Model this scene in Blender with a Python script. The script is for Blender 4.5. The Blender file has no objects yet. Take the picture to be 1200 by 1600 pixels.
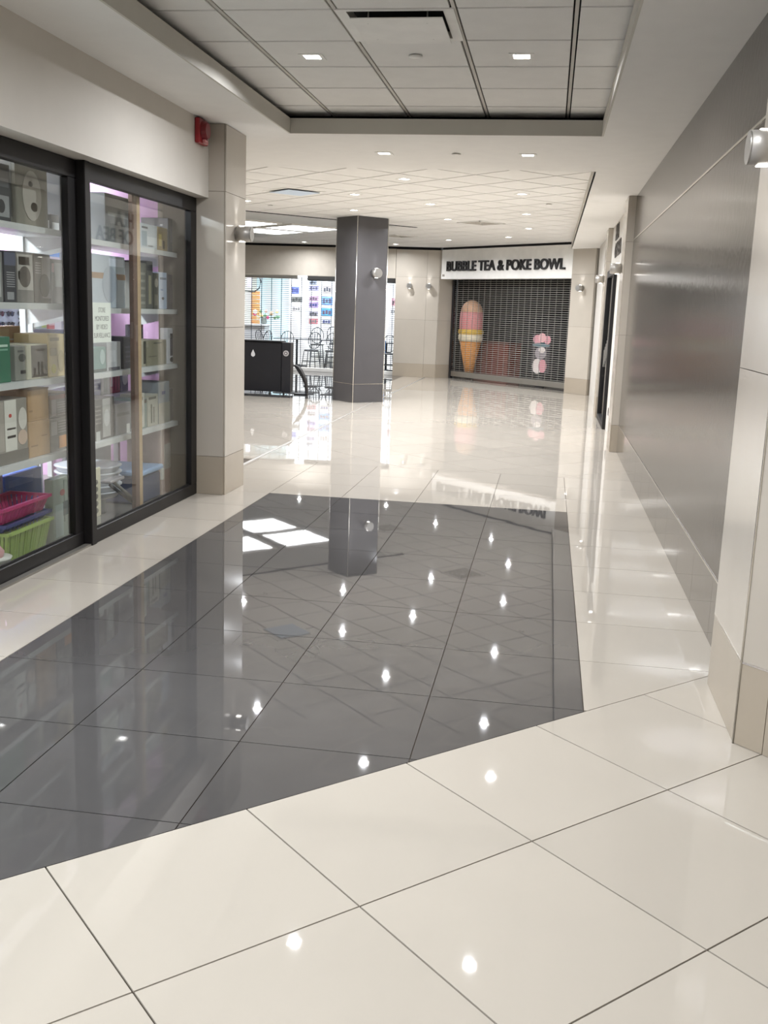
import bpy, bmesh, math, random
from mathutils import Matrix, Vector
random.seed(7)
C = bpy.context.scene.collection
S = bpy.context.scene

# ------------------------------------------------------------------ camera
H = 1.5
F, YAW, PITCH, ROLL = 1580.3, .15345, .195905, -.035974
def cam_axes():
    cy, sy, cp, sp = math.cos(YAW), math.sin(YAW), math.cos(PITCH), math.sin(PITCH)
    fwd = Vector((-sy*cp, cy*cp, -sp)); right = Vector((cy, sy, 0)); down = fwd.cross(right)
    cr, sr = math.cos(ROLL), math.sin(ROLL)
    return cr*right + sr*down, -sr*right + cr*down, fwd
_r, _d, _f = cam_axes()
cam_data = bpy.data.cameras.new('camera'); cam = bpy.data.objects.new('camera', cam_data); C.objects.link(cam)
cam.matrix_world = Matrix(((_r.x, -_d.x, -_f.x, 0), (_r.y, -_d.y, -_f.y, 0), (_r.z, -_d.z, -_f.z, H), (0, 0, 0, 1)))
cam_data.sensor_fit = 'VERTICAL'; cam_data.sensor_height = 24.0; cam_data.lens = F/1600*24.0
cam_data.clip_start = .05; cam_data.clip_end = 100
S.camera = cam
# ------------------------------------------------------------------ world, exposure
w = bpy.data.worlds.new('world'); S.world = w; w.use_nodes = True
w.node_tree.nodes['Background'].inputs[0].default_value = (.9, .95, 1, 1)
w.node_tree.nodes['Background'].inputs[1].default_value = .05
S.view_settings.view_transform = 'Standard'; S.view_settings.look = 'None'; S.view_settings.gamma = 1
S.view_settings.use_curve_mapping = False
S.view_settings.exposure = 0.41
cy_ = S.cycles; cy_.max_bounces = 6; cy_.diffuse_bounces = 3; cy_.glossy_bounces = 3; cy_.use_adaptive_sampling = True; cy_.adaptive_threshold = .025; cy_.transmission_bounces = 2; cy_.transparent_max_bounces = 10; cy_.caustics_reflective = False; cy_.caustics_refractive = False; cy_.sample_clamp_indirect = 12
P_DOWN = 24.5        # watts of one corridor downlight
P_LOBBY = 36.0       # one lobby downlight
P_SHOP = 88.0        # one ceiling fixture of the gift shop
P_FAR = 130.0        # one ceiling fixture of the cafe
WARM = (.955, .98, 1.03); COOL = (.86, .93, 1)

# ------------------------------------------------------------------ materials
def lin(c):
    return tuple((v/12.92 if v <= .04045 else ((v+.055)/1.055)**2.4) for v in (x/255 for x in c))
_mats = {}
def mat(name, rgb, rough=.5, metal=0., var=.04, scale=6., spec=.5, bump=0., bscale=40., rvar=0., coat=0.):
    """plain painted / printed / moulded surface: flat colour, slight procedural mottling"""
    if name in _mats: return _mats[name]
    m = bpy.data.materials.new(name); m.use_nodes = True; _mats[name] = m
    nt = m.node_tree; b = nt.nodes['Principled BSDF']; N = nt.nodes.new; L = nt.links.new
    c = lin(rgb)
    tc = N('ShaderNodeTexCoord'); no = N('ShaderNodeTexNoise'); no.inputs['Scale'].default_value = scale; no.inputs['Detail'].default_value = 4
    L(tc.outputs['Object'], no.inputs['Vector'])
    r = N('ShaderNodeValToRGB'); r.color_ramp.elements[0].position = .3; r.color_ramp.elements[1].position = .7
    r.color_ramp.elements[0].color = (*[max(0, v*(1-var)) for v in c], 1); r.color_ramp.elements[1].color = (*[min(1, v*(1+var)) for v in c], 1)
    L(no.outputs['Fac'], r.inputs[0]); L(r.outputs[0], b.inputs['Base Color'])
    b.inputs['Roughness'].default_value = rough; b.inputs['Metallic'].default_value = metal
    b.inputs['Specular IOR Level'].default_value = spec
    b.inputs['Coat Weight'].default_value = coat; b.inputs['Coat Roughness'].default_value = .05
    if bump:
        n2 = N('ShaderNodeTexNoise'); n2.inputs['Scale'].default_value = bscale; n2.inputs['Detail'].default_value = 2
        bp = N('ShaderNodeBump'); bp.inputs['Strength'].default_value = bump; bp.inputs['Distance'].default_value = .01
        L(tc.outputs['Object'], n2.inputs['Vector']); L(n2.outputs['Fac'], bp.inputs['Height']); L(bp.outputs[0], b.inputs['Normal'])
    return m
def emit(name, rgb, strength):
    if name in _mats: return _mats[name]
    m = bpy.data.materials.new(name); m.use_nodes = True; _mats[name] = m
    b = m.node_tree.nodes['Principled BSDF']; b.inputs['Base Color'].default_value = (.9, .9, .9, 1)
    b.inputs['Emission Color'].default_value = (*rgb, 1); b.inputs['Emission Strength'].default_value = strength
    return m
def glass(name, tint=(.96, .98, .97)):
    m = bpy.data.materials.new(name); m.use_nodes = True; nt = m.node_tree; N = nt.nodes.new; L = nt.links.new
    nt.nodes.remove(nt.nodes['Principled BSDF']); out = nt.nodes['Material Output']
    t = N('ShaderNodeBsdfTransparent'); t.inputs[0].default_value = (*tint, 1)
    g = N('ShaderNodeBsdfGlossy'); g.inputs['Roughness'].default_value = .01
    lw = N('ShaderNodeLayerWeight'); lw.inputs[0].default_value = .5
    pw = N('ShaderNodeMath'); pw.operation = 'POWER'; pw.inputs[1].default_value = 5; L(lw.outputs['Facing'], pw.inputs[0])
    fr = N('ShaderNodeMapRange'); fr.inputs[3].default_value = .04; L(pw.outputs[0], fr.inputs[0])
    mx = N('ShaderNodeMixShader'); L(fr.outputs[0], mx.inputs[0]); L(t.outputs[0], mx.inputs[1]); L(g.outputs[0], mx.inputs[2]); L(mx.outputs[0], out.inputs[0])
    return m
def stone(name, rgb, rough, cloud, vein=None, wave=.012, wscale=1.3):
    """polished porcelain: per-tile tone, soft clouds, optional dark veins, faint waviness of the polish"""
    m = bpy.data.materials.new(name); m.use_nodes = True; nt = m.node_tree; N = nt.nodes.new; L = nt.links.new
    b = nt.nodes['Principled BSDF']; c = lin(rgb)
    geo = N('ShaderNodeNewGeometry'); oi = N('ShaderNodeObjectInfo')
    no = N('ShaderNodeTexNoise'); no.inputs['Scale'].default_value = 1.7; no.inputs['Detail'].default_value = 6; no.inputs['Distortion'].default_value = .8
    L(geo.outputs['Position'], no.inputs['Vector'])
    r = N('ShaderNodeValToRGB'); r.color_ramp.elements[0].position = .3; r.color_ramp.elements[1].position = .72
    r.color_ramp.elements[0].color = (*[v*(1-cloud) for v in c], 1); r.color_ramp.elements[1].color = (*[min(1, v*(1+cloud)) for v in c], 1)
    L(no.outputs['Fac'], r.inputs[0]); col = r.outputs[0]
    if vein:
        wv = N('ShaderNodeTexNoise'); wv.inputs['Scale'].default_value = .55; wv.inputs['Detail'].default_value = 3; wv.inputs['Distortion'].default_value = 1.6
        L(geo.outputs['Position'], wv.inputs['Vector'])
        sub = N('ShaderNodeMath'); sub.operation = 'SUBTRACT'; sub.inputs[1].default_value = .5; L(wv.outputs['Fac'], sub.inputs[0])
        ab = N('ShaderNodeMath'); ab.operation = 'ABSOLUTE'; L(sub.outputs[0], ab.inputs[0])
        rr = N('ShaderNodeMapRange'); rr.inputs[1].default_value = 0; rr.inputs[2].default_value = .012; rr.inputs[3].default_value = .45; rr.inputs[4].default_value = 0; L(ab.outputs[0], rr.inputs[0])
        mx = N('ShaderNodeMix'); mx.data_type = 'RGBA'; L(rr.outputs[0], mx.inputs[0]); L(col, mx.inputs[6]); mx.inputs[7].default_value = (*lin(vein), 1); col = mx.outputs[2]
    hs = N('ShaderNodeHueSaturation'); mr = N('ShaderNodeMapRange'); mr.inputs[3].default_value = .965; mr.inputs[4].default_value = 1.03
    L(oi.outputs['Random'], mr.inputs[0]); L(mr.outputs[0], hs.inputs['Value']); L(col, hs.inputs['Color']); L(hs.outputs[0], b.inputs['Base Color'])
    b.inputs['Roughness'].default_value = rough; b.inputs['Specular IOR Level'].default_value = .4 if rough > .14 else .5
    n2 = N('ShaderNodeTexNoise'); n2.inputs['Scale'].default_value = wscale; n2.inputs['Detail'].default_value = 1
    L(geo.outputs['Position'], n2.inputs['Vector'])
    bp = N('ShaderNodeBump'); bp.inputs['Strength'].default_value = 1; bp.inputs['Distance'].default_value = wave
    L(n2.outputs['Fac'], bp.inputs['Height']); L(bp.outputs[0], b.inputs['Normal'])
    return m

M_WHITE = stone('polished_cream_porcelain', (185, 177, 165), .02, .02, wave=.0005, wscale=3)
M_DARK = stone('polished_grey_porcelain', (80, 78, 77), .02, .10, vein=(84, 81, 79), wave=.0002, wscale=3)
M_GROUT = mat('grout', (72, 62, 52), .9)
M_PAINT = mat('ceiling_paint', (237, 235, 231), .75, var=.015)
M_FASCIA = mat('fascia_paint', (206, 202, 192), .7, var=.015)
M_BULK = mat('bulkhead_paint', (222, 216, 206), .75, var=.015)
M_TILE_C = mat('ceiling_tile', (237, 235, 231), .85, var=.02, bump=.15, bscale=160)
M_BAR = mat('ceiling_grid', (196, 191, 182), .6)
M_VOID = mat('plenum_black', (20, 19, 20), .95)
M_BEIGE = stone('beige_wall_tile', (187, 179, 167), .16, .03, wave=.0006, wscale=5)
M_BEIGE_B = stone('beige_base_tile', (170, 159, 143), .16, .03, wave=.0006, wscale=5)
M_TAUPE = stone('taupe_wall_tile', (74, 68, 62), .16, .05, wave=.0007, wscale=22)
M_TAUPE_B = stone('taupe_base_tile', (104, 98, 90), .08, .05, wave=.0005, wscale=4)
M_COL = stone('charcoal_column_tile', (80, 78, 79), .2, .05, wave=.0006, wscale=5)
M_TRIM = mat('steel_trim', (225, 222, 215), .22, metal=1)
M_ALU = mat('brushed_aluminium', (178, 176, 172), .35, metal=1)
M_SATIN = mat('satin_steel', (172, 168, 162), .42, metal=.55)
M_FRAME = mat('dark_bronze_frame', (26, 24, 24), .45, spec=.3)
M_GASKET = mat('gasket', (24, 22, 22), .6)
M_GLASS = glass('window_glass')
M_WPAINT = mat('white_paint', (240, 238, 233), .6)
M_SHELF = mat('shelf_board', (206, 206, 204), .4)
M_BLACK = mat('black_laminate', (34, 34, 38), .35)
M_BLACKM = mat('black_metal', (28, 28, 31), .35)
M_LENS = emit('downlight_lens', (1, .96, .9), 14)
M_GLOW = emit('panel_diffuser', (.95, .97, 1), 9)

# ------------------------------------------------------------------ builders
WO = {}                      # world origin of every object we make
def link(o, origin, parent=None):
    WO[o.name] = Vector(origin); C.objects.link(o)
    if parent is not None:
        o.parent = parent; o.location = Vector(origin) - WO[parent.name]
    else: o.location = Vector(origin)
    return o
def tag(o, label=None, cat=None, group=None, kind=None):
    if label: o['label'] = label
    if cat: o['category'] = cat
    if group: o['group'] = group
    if kind: o['kind'] = kind
    return o
def empty(name, loc, label=None, cat=None, group=None, kind=None):
    o = bpy.data.objects.new(name, None); o.empty_display_size = .1
    link(o, loc); return tag(o, label, cat, group, kind)
def from_bm(name, bm, m, parent=None, origin=None, smooth=False):
    bmesh.ops.recalc_face_normals(bm, faces=bm.faces)
    if origin is None:
        xs = [v.co for v in bm.verts]
        origin = Vector(((min(v.x for v in xs)+max(v.x for v in xs))/2, (min(v.y for v in xs)+max(v.y for v in xs))/2, min(v.z for v in xs)))
    origin = Vector(origin)
    for v in bm.verts: v.co -= origin
    me = bpy.data.meshes.new(name); bm.to_mesh(me); bm.free()
    if smooth:
        for p in me.polygons: p.use_smooth = True
    for mm in (m if isinstance(m, (list, tuple)) else [m]): me.materials.append(mm)
    return link(bpy.data.objects.new(name, me), origin, parent)
def bm_box(bm, x0, x1, y0, y1, z0, z1, bev=0, T=None):
    vs = [bm.verts.new((x, y, z)) for x in (x0, x1) for y in (y0, y1) for z in (z0, z1)]
    fs = [bm.faces.new([vs[i] for i in q]) for q in ((0, 1, 3, 2), (4, 6, 7, 5), (0, 4, 5, 1), (2, 3, 7, 6), (0, 2, 6, 4), (1, 5, 7, 3))]
    if bev:
        es = list({e for f in fs for e in f.edges})
        r = bmesh.ops.bevel(bm, geom=es, offset=bev, segments=1, affect='EDGES'); vs = list({v for f in r['faces'] for v in f.verts} | {v for v in vs if v.is_valid})
    if T is not None:
        for v in vs: v.co = T @ v.co
    return vs
def box(name, x0, x1, y0, y1, z0, z1, m, parent=None, bev=0, T=None):
    bm = bmesh.new(); bm_box(bm, x0, x1, y0, y1, z0, z1, bev, T); return from_bm(name, bm, m, parent)
def bm_cyl(bm, p0, p1, r0, r1=None, n=16, cap=True):
    p0, p1 = Vector(p0), Vector(p1); r1 = r0 if r1 is None else r1
    ax = (p1-p0).normalized(); a = ax.orthogonal().normalized(); b = ax.cross(a)
    A = [bm.verts.new(p0 + r0*(math.cos(t)*a + math.sin(t)*b)) for t in [2*math.pi*i/n for i in range(n)]]
    B = [bm.verts.new(p1 + r1*(math.cos(t)*a + math.sin(t)*b)) for t in [2*math.pi*i/n for i in range(n)]]
    for i in range(n): bm.faces.new((A[i], A[(i+1) % n], B[(i+1) % n], B[i]))
    if cap: bm.faces.new(A[::-1]); bm.faces.new(B)
def cyl(name, p0, p1, r0, m, parent=None, r1=None, n=16, smooth=True):
    bm = bmesh.new(); bm_cyl(bm, p0, p1, r0, r1, n); o = from_bm(name, bm, m, parent, smooth=False)
    if smooth:
        for p in o.data.polygons: p.use_smooth = len(p.vertices) == 4
    return o
def tube_bm(bm, pts, r, n=8):
    pts = [Vector(p) for p in pts]; rings = []
    for i, p in enumerate(pts):
        t = (pts[min(i+1, len(pts)-1)] - pts[max(i-1, 0)]).normalized()
        ref = Vector((0, 0, 1)) if abs(t.z) < .9 else Vector((1, 0, 0))
        a = t.cross(ref).normalized(); b = t.cross(a)
        rings.append([bm.verts.new(p + r*(math.cos(q)*a + math.sin(q)*b)) for q in [2*math.pi*k/n for k in range(n)]])
    for A, B in zip(rings, rings[1:]):
        for k in range(n): bm.faces.new((A[k], A[(k+1) % n], B[(k+1) % n], B[k]))
    bm.faces.new(rings[0][::-1]); bm.faces.new(rings[-1])
def tube(name, pts, r, m, parent=None, n=8):
    bm = bmesh.new(); tube_bm(bm, pts, r, n); return from_bm(name, bm, m, parent, smooth=True)
def lathe(name, prof, centre, m, parent=None, n=24):
    bm = bmesh.new(); cx, cy, cz = centre
    rings = [[bm.verts.new((cx + r*math.cos(2*math.pi*k/n), cy + r*math.sin(2*math.pi*k/n), cz + z)) for k in range(n)] for r, z in prof]
    for A, B in zip(rings, rings[1:]):
        for k in range(n): bm.faces.new((A[k], A[(k+1) % n], B[(k+1) % n], B[k]))
    bm.faces.new(rings[0][::-1]); bm.faces.new(rings[-1])
    return from_bm(name, bm, m, parent, smooth=True)
def prism(name, poly, z0, z1, m, parent=None):
    """vertical prism over a plan polygon"""
    bm = bmesh.new(); A = [bm.verts.new((x, y, z0)) for x, y in poly]; B = [bm.verts.new((x, y, z1)) for x, y in poly]
    n = len(poly)
    for i in range(n): bm.faces.new((A[i], A[(i+1) % n], B[(i+1) % n], B[i]))
    bm.faces.new(A[::-1]); bm.faces.new(B)
    return from_bm(name, bm, m, parent)
def slab_bm(bm, p0, p1, z0, z1, t):
    """vertical panel along plan segment p0->p1; its face stands t to the right-hand side of p0->p1"""
    d = Vector((p1[0]-p0[0], p1[1]-p0[1])).normalized(); n = Vector((d.y, -d.x))*t
    q = [(p0[0], p0[1]), (p1[0], p1[1]), (p1[0]+n.x, p1[1]+n.y), (p0[0]+n.x, p0[1]+n.y)]
    A = [bm.verts.new((x, y, z0)) for x, y in q]; B = [bm.verts.new((x, y, z1)) for x, y in q]
    for i in range(4): bm.faces.new((A[i], A[(i+1) % 4], B[(i+1) % 4], B[i]))
    bm.faces.new(A[::-1]); bm.faces.new(B)
def slab(name, p0, p1, z0, z1, t, m, parent=None):
    bm = bmesh.new(); slab_bm(bm, p0, p1, z0, z1, t); return from_bm(name, bm, m, parent)
def panels(parent, p0, p1, rows, n, m, t=.01, gap=.003, mbase=None, name='wall_tile', splits=None):
    """tile one wall face: rows = list of z limits, n columns; every tile its own object"""
    P0, P1 = Vector(p0), Vector(p1); L = (P1-P0).length; d = (P1-P0)/L
    cuts = splits or [L*i/n for i in range(n+1)]
    for i, (za, zb) in enumerate(zip(rows, rows[1:])):
        for a, b in zip(cuts, cuts[1:]):
            slab(name, P0 + d*(a+gap/2), P0 + d*(b-gap/2), za+gap/2, zb-gap/2, t, mbase if (mbase and i == 0) else m, parent)
def text_bm(s, size, ext, offset=0, sx=1.0):
    cu = bpy.data.curves.new('t', 'FONT'); cu.body = s; cu.size = size; cu.extrude = ext; cu.offset = offset; cu.align_x = 'LEFT'
    o = bpy.data.objects.new('t', cu); C.objects.link(o); dg = bpy.context.evaluated_depsgraph_get()
    me = bpy.data.meshes.new_from_object(o.evaluated_get(dg)); bm = bmesh.new(); bm.from_mesh(me)
    for v in bm.verts: v.co.x *= sx
    bpy.data.objects.remove(o); bpy.data.curves.remove(cu); bpy.data.meshes.remove(me); return bm
def islands(bm):
    bm.verts.ensure_lookup_table(); seen = set(); out = []
    bmesh.ops.remove_doubles(bm, verts=bm.verts, dist=1e-5)
    for v in bm.verts:
        if v in seen: continue
        st = [v]; comp = set()
        while st:
            q = st.pop()
            if q in comp: continue
            comp.add(q); st += [e.other_vert(q) for e in q.link_edges]
        seen |= comp; out.append(comp)
    return out
def letters(s, size, ext, T, m, parent, offset=0, sx=1.0, fit=None, name='letter'):
    """text standing in the plane T; each letter one child object. fit = (width, height) of the whole line"""
    bm = text_bm(s, size, ext, offset, sx)
    xs = [v.co.x for v in bm.verts]; ys = [v.co.y for v in bm.verts]
    if fit:
        kx = fit[0]/(max(xs)-min(xs)); ky = fit[1]/(max(ys)-min(ys)); mx, my = min(xs), min(ys)
        for v in bm.verts: v.co.x = (v.co.x-mx)*kx; v.co.y = (v.co.y-my)*ky
    for comp in islands(bm):
        b2 = bmesh.new(); mp = {v: b2.verts.new(T @ v.co) for v in comp}
        for f in bm.faces:
            if f.verts[0] in comp:
                try: b2.faces.new([mp[v] for v in f.verts])
                except ValueError: pass
        from_bm(name, b2, m, parent)
    bm.free()
def clip(poly, a, b, c):
    """keep a*x+b*y<=c"""
    out = []
    for i in range(len(poly)):
        p, q = poly[i], poly[(i+1) % len(poly)]; dp, dq = a*p[0]+b*p[1]-c, a*q[0]+b*q[1]-c
        if dp <= 0: out.append(p)
        if (dp < 0 < dq) or (dq < 0 < dp):
            t = dp/(dp-dq); out.append((p[0]+t*(q[0]-p[0]), p[1]+t*(q[1]-p[1])))
    return out
def area(p): return abs(sum(p[i][0]*p[(i+1) % len(p)][1]-p[(i+1) % len(p)][0]*p[i][1] for i in range(len(p))))/2
def tile_bm(bm, poly, z_face, z_back, ch=0.0):
    n = len(poly); A = [bm.verts.new((x, y, z_back)) for x, y in poly]; B = [bm.verts.new((x, y, z_face)) for x, y in poly]
    for i in range(n): bm.faces.new((A[i], A[(i+1) % n], B[(i+1) % n], B[i]))
    bm.faces.new(B)
R2 = math.sqrt(.5)
def diag_tiles(org, s, gap, halfplanes, bounds):
    """45 degree tiles (side s, grid through org) clipped to half planes a*x+b*y<=c"""
    ox, oy = org; x0, x1, y0, y1 = bounds; out = []
    n = int(max(x1-x0, y1-y0)/s)+4; cx, cy = (x0+x1)/2, (y0+y1)/2
    bi = round(((cx-ox)+(cy-oy))*R2/s); bj = round(((cx-ox)-(cy-oy))*R2/s)
    for i in range(bi-n, bi+n):
        for j in range(bj-n, bj+n):
            q = []
            for u, v in ((i*s+gap/2, j*s+gap/2), ((i+1)*s-gap/2, j*s+gap/2), ((i+1)*s-gap/2, (j+1)*s-gap/2), (i*s+gap/2, (j+1)*s-gap/2)):
                q.append((ox+(u+v)*R2, oy+(u-v)*R2))
            for h in halfplanes:
                q = clip(q, *h)
                if len(q) < 3: break
            if len(q) >= 3 and area(q) > .00004: out.append(q)
    return out
def ctr(p): return sum(q[0] for q in p)/len(p), sum(q[1] for q in p)/len(p)

# ------------------------------------------------------------------ floor
ZT = 2.842           # soffit height
ZR = 3.0             # recessed tile ceiling in the corridor
ZL = 2.98            # lobby tile ceiling
floor = box('floor', -9.2, 4.2, -4.2, 31, -.06, -.005, M_GROUT); tag(floor, kind='structure')
TX = [.227 + .604*k for k in range(-5, 2)]; TX[-1] = .86
TY = [9.725 - .592*k for k in range(0, 14)][::-1]
KD = 3.565           # foreground diagonal boundary y = x + KD
G = .005
def put(tiles, m, stuffname=None, near=None, name='floor_tile', zf=0., zb=-.008, parent=None):
    bm = bmesh.new(); cnt = 0
    for q in tiles:
        if near is None or near(*ctr(q)):
            b = bmesh.new(); tile_bm(b, q, zf, zb); from_bm(name, b, m, parent or floor)
        else: tile_bm(bm, q, zf, zb); cnt += 1
    if cnt: tag(from_bm(stuffname, bm, m, parent or floor), kind='stuff')
    else: bm.free()
inview = lambda x, y: y > 1.4 and -y*.62-.3 < x < .5+y*.32
def straight(i0, i1, j0, j1):
    out = []
    for i in range(i0, i1):
        for j in range(j0, j1):
            g = G*.8
            q = [(TX[i]+g/2, TY[j]+g/2), (TX[i+1]-g/2, TY[j]+g/2), (TX[i+1]-g/2, TY[j+1]-g/2), (TX[i]+g/2, TY[j+1]-g/2)]
            q = clip(q, 1, -1, -KD-.002)
            if len(q) >= 3 and area(q) > .00004: out.append(q)
    return out
jd = min(range(len(TY)), key=lambda k: abs(TY[k]-7.949))
put(straight(1, 5, 0, jd), M_DARK)
put(straight(0, 1, 0, jd) + straight(5, 6, 0, jd) + straight(0, 6, jd, len(TY)-1), M_WHITE)
put(diag_tiles((.046, 3.611), .6096, G, [(-1, 1, KD-.002), (0, -1, 4.1), (-1, 0, 3.4), (1, 0, 4.1)], (-3.4, 4.1, -4, 7)), M_WHITE, 'floor_tile_field', inview)
# left of the grid beside the shop window (under the sill line)
put([[(-2.86, 1.0), (-2.797, 1.0), (-2.797, 9.72), (-2.86, 9.72)]], M_WHITE)
# lobby: 45 degree field, with an expansion strip and a dark zone in front of the cafe
LB = (-9, .95, 9.727, 24.6)
XS = -2.84
DARKZ = [(0, -1, -16.75), (1, 0, -3.36)]
lob_near = lambda x, y: y < 14.2 and x > -.36*y-.6
base = [(0, -1, -9.728), (0, 1, 24.6), (-1, 0, 9), (1, 0, .95)]
org = (-1.0, 12.0)
put(diag_tiles(org, .6096, G*.8, base + [(-1, 0, -XS-.02)], LB), M_WHITE, 'floor_tile_field', lob_near)
put(diag_tiles(org, .6096, G*.8, base + [(1, 0, XS-.02), (0, 1, 16.75)], LB), M_WHITE, 'floor_tile_field', lob_near)
put(diag_tiles(org, .6096, G*.8, base + [(1, 0, XS-.02), (0, -1, -16.75), (-1, 0, 3.36)], LB), M_WHITE, 'floor_tile_field', lambda x, y: False)
put(diag_tiles(org, .6096, G*.8, base + DARKZ, LB), M_DARK, 'floor_tile_field', lambda x, y: False)
box('expansion_strip', XS-.016, XS+.016, 9.3, 24.5, -.01, .0005, mat('strip_grey', (150, 145, 138), .4), floor)
box('cafe_floor', -9, -2.7, 24.62, 30.9, -.01, .0, M_WHITE, floor)
box('kiosk_floor', -2.4, 4, 24.62, 27, -.01, 0, M_DARK, floor)
box('shop_floor', -8.9, -2.86, -3.9, 8.6, -.01, -.001, mat('shop_vinyl', (120, 116, 112), .3), floor)

# ------------------------------------------------------------------ ceiling
bm = bmesh.new()
RX0, RX1, RY0, RY1 = -2.12, .304, -3.2, 8.13
for a in ((-2.9, RX0, -4.2, RY1), (RX1, 4.2, -4.2, RY1), (RX0, RX1, -4.2, RY0), (-9.2, 4.2, RY1, 10.03), (.315, 4.2, 10.03, 22.5)):
    bm_box(bm, *a, ZT, ZT+.02)
ceiling = from_bm('ceiling', bm, M_PAINT); tag(ceiling, kind='structure')
bm = bmesh.new()
for a in ((RX0-.25, RX0-.24, RY0, RY1+.25), (RX1+.24, RX1+.25, RY0, RY1+.25), (RX0-.25, RX1+.25, RY1+.24, RY1+.25)): bm_box(bm, *a, ZT+.02, ZR+.05)
bm_box(bm, RX0-.25, RX1+.25, RY0, RY1+.25, ZR+.03, ZR+.05)
from_bm('plenum', bm, M_VOID, ceiling)
fz = 2.953
for k, a in enumerate(((RX0, RX0+.014, RY0, RY1), (RX1-.014, RX1, RY0, RY1), (RX0, RX1, RY1-.014, RY1))):
    tag(box('trim_%d' % (k+1), *a, ZT-.002, fz, M_FASCIA), kind='structure')
# recessed tile ceiling, 24 inch tiles with a visible grid
GX = [.03 - .611*k for k in range(-1, 5)][::-1]; GX = sorted(GX + [])
GXl = [RX0-.22] + [x for x in GX if RX0-.1 < x < RX1+.1] + [RX1+.22]
GY = [7.884+.305+.12] + [7.884-.611*k for k in range(0, 19)]; GY = GY[::-1]
VENT = (-1.19, -.581)
for i in range(len(GXl)-1):
    for j in range(len(GY)-1):
        x0, x1, y0, y1 = GXl[i], GXl[i+1], GY[j], GY[j+1]
        if abs(x0+1.192) < .02 and abs(y0-5.44) < .05: continue      # air diffuser here
        m = .018; g = .011
        o = box('ceiling_tile', x0+m, x1-m, y0+g, y1-g, ZR, ZR+.018, M_TILE_C, ceiling, bev=.003)
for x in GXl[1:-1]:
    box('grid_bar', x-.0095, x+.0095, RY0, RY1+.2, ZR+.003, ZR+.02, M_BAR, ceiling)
for y in GY[1:-1]:
    for i in range(len(GXl)-1): pass
# lobby tile ceiling
LT = .6096
lobase = [(0, -1, -10.05), (0, 1, 24.2), (-1, 0, 9), (1, 0, .33), (1, 1, 21.9)]
KA = 20.97           # slot line y = x + KA beside the luminous ceiling
CAFE = [(1, -1, -KA), (1, 1, 15.5)]          # luminous part: y>=x+KA and x+y<=15.5
org2 = (-2.19, 11.0)
m_in = lambda x, y: y < 17.2 and -.36*y-.3 < x
tl = diag_tiles(org2, LT, .021, lobase + [(-1, 1, KA-.03)], (-9, .33, 10, 24.2))
put(tl, M_TILE_C, 'ceiling_tile_field', m_in, name='ceiling_tile', zf=ZL, zb=ZL+.012, parent=ceiling)
tl = diag_tiles(org2, LT, .021, lobase + [(1, -1, -KA), (-1, -1, -15.53)], (-9, .33, 10, 24.2))
put(tl, M_TILE_C, 'ceiling_tile_field', lambda x, y: False, name='ceiling_tile', zf=ZL, zb=ZL+.012, parent=ceiling)
box('lobby_grid_backing', -9.2, .6, 10.03, 24.4, ZL+.008, ZL+.03, mat('grid_shadow', (84, 80, 75), .8), ceiling)
box('trim_4', .315, .33, 10.03, 21.2, ZT, ZL+.004, M_FASCIA); tag(bpy.data.objects['trim_4'], kind='structure')
# luminous ceiling field by the cafe: painted coffer plane with lit panels, black slot on its edge
cof = [(-2.735, 18.235), (-9, 11.97), (-9, 24.2), (-8.7, 24.2)]
cof = clip(clip([(-9, 10.1), (0, 10.1), (0, 24.2), (-9, 24.2)], 1, -1, -KA), 1, 1, 15.5)
prism('coffer_plane', cof, ZL-.002, ZL+.004, mat('coffer_paint', (205, 204, 200), .6), ceiling)
a0 = Vector((-2.735+.25, 18.235+.25)); a1 = Vector((-9, 11.97))
slab('shadow_slot', (a1.x, a1.y), (a0.x, a0.y), ZL-.006, ZL+.002, .07, M_VOID, ceiling)

# ------------------------------------------------------------------ ceiling fittings
def downlight(x, y, z, label, group, rot=0, size=.145, power=P_DOWN, col=WARM):
    t = empty('downlight', (x, y, z), label, 'ceiling light', group)
    T = Matrix.Translation((x, y, z)) @ Matrix.Rotation(rot, 4, 'Z')
    bm = bmesh.new(); h = size/2; i = size*.33
    for a in ((-h, h, -h, -i), (-h, h, i, h), (-h, -i, -i, i), (i, h, -i, i)): bm_box(bm, *a, -.004, .002, 0, T)
    from_bm('trim', bm, M_WPAINT, t)
    bm = bmesh.new(); bm_box(bm, -i, i, -i, i, -.0015, .0015, 0, T); from_bm('lens', bm, M_LENS, t)
    ld = bpy.data.lights.new('lamp', 'AREA'); ld.shape = 'DISK'; ld.size = .05; ld.energy = power; ld.color = col; ld.spread = math.radians(164)
    lo = bpy.data.objects.new('lamp', ld); C.objects.link(lo); lo.parent = t; lo.location = (0, 0, -.012)
    return t
downlight(-1.53, 6.4, ZR, 'bright square downlight left of the air diffuser in the tiled recess', 'corridor downlights')
downlight(-.268, 6.4, ZR, 'bright square downlight right of the air diffuser in the tiled recess', 'corridor downlights')
downlight(-1.515, 9.08, ZT, 'left square downlight in the flat soffit beyond the recess', 'corridor downlights')
downlight(-.279, 9.08, ZT, 'right square downlight in the flat soffit beyond the recess', 'corridor downlights')
for y in (3.3, .2, -2.6):
    for x in (-1.53, -.268):
        downlight(x, y, ZR, 'square downlight overhead, %s one of the %s pair' % ('left' if x < -1 else 'right', {3.3: 'first', .2: 'second', -2.6: 'last'}[y]), 'corridor downlights overhead')
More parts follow.
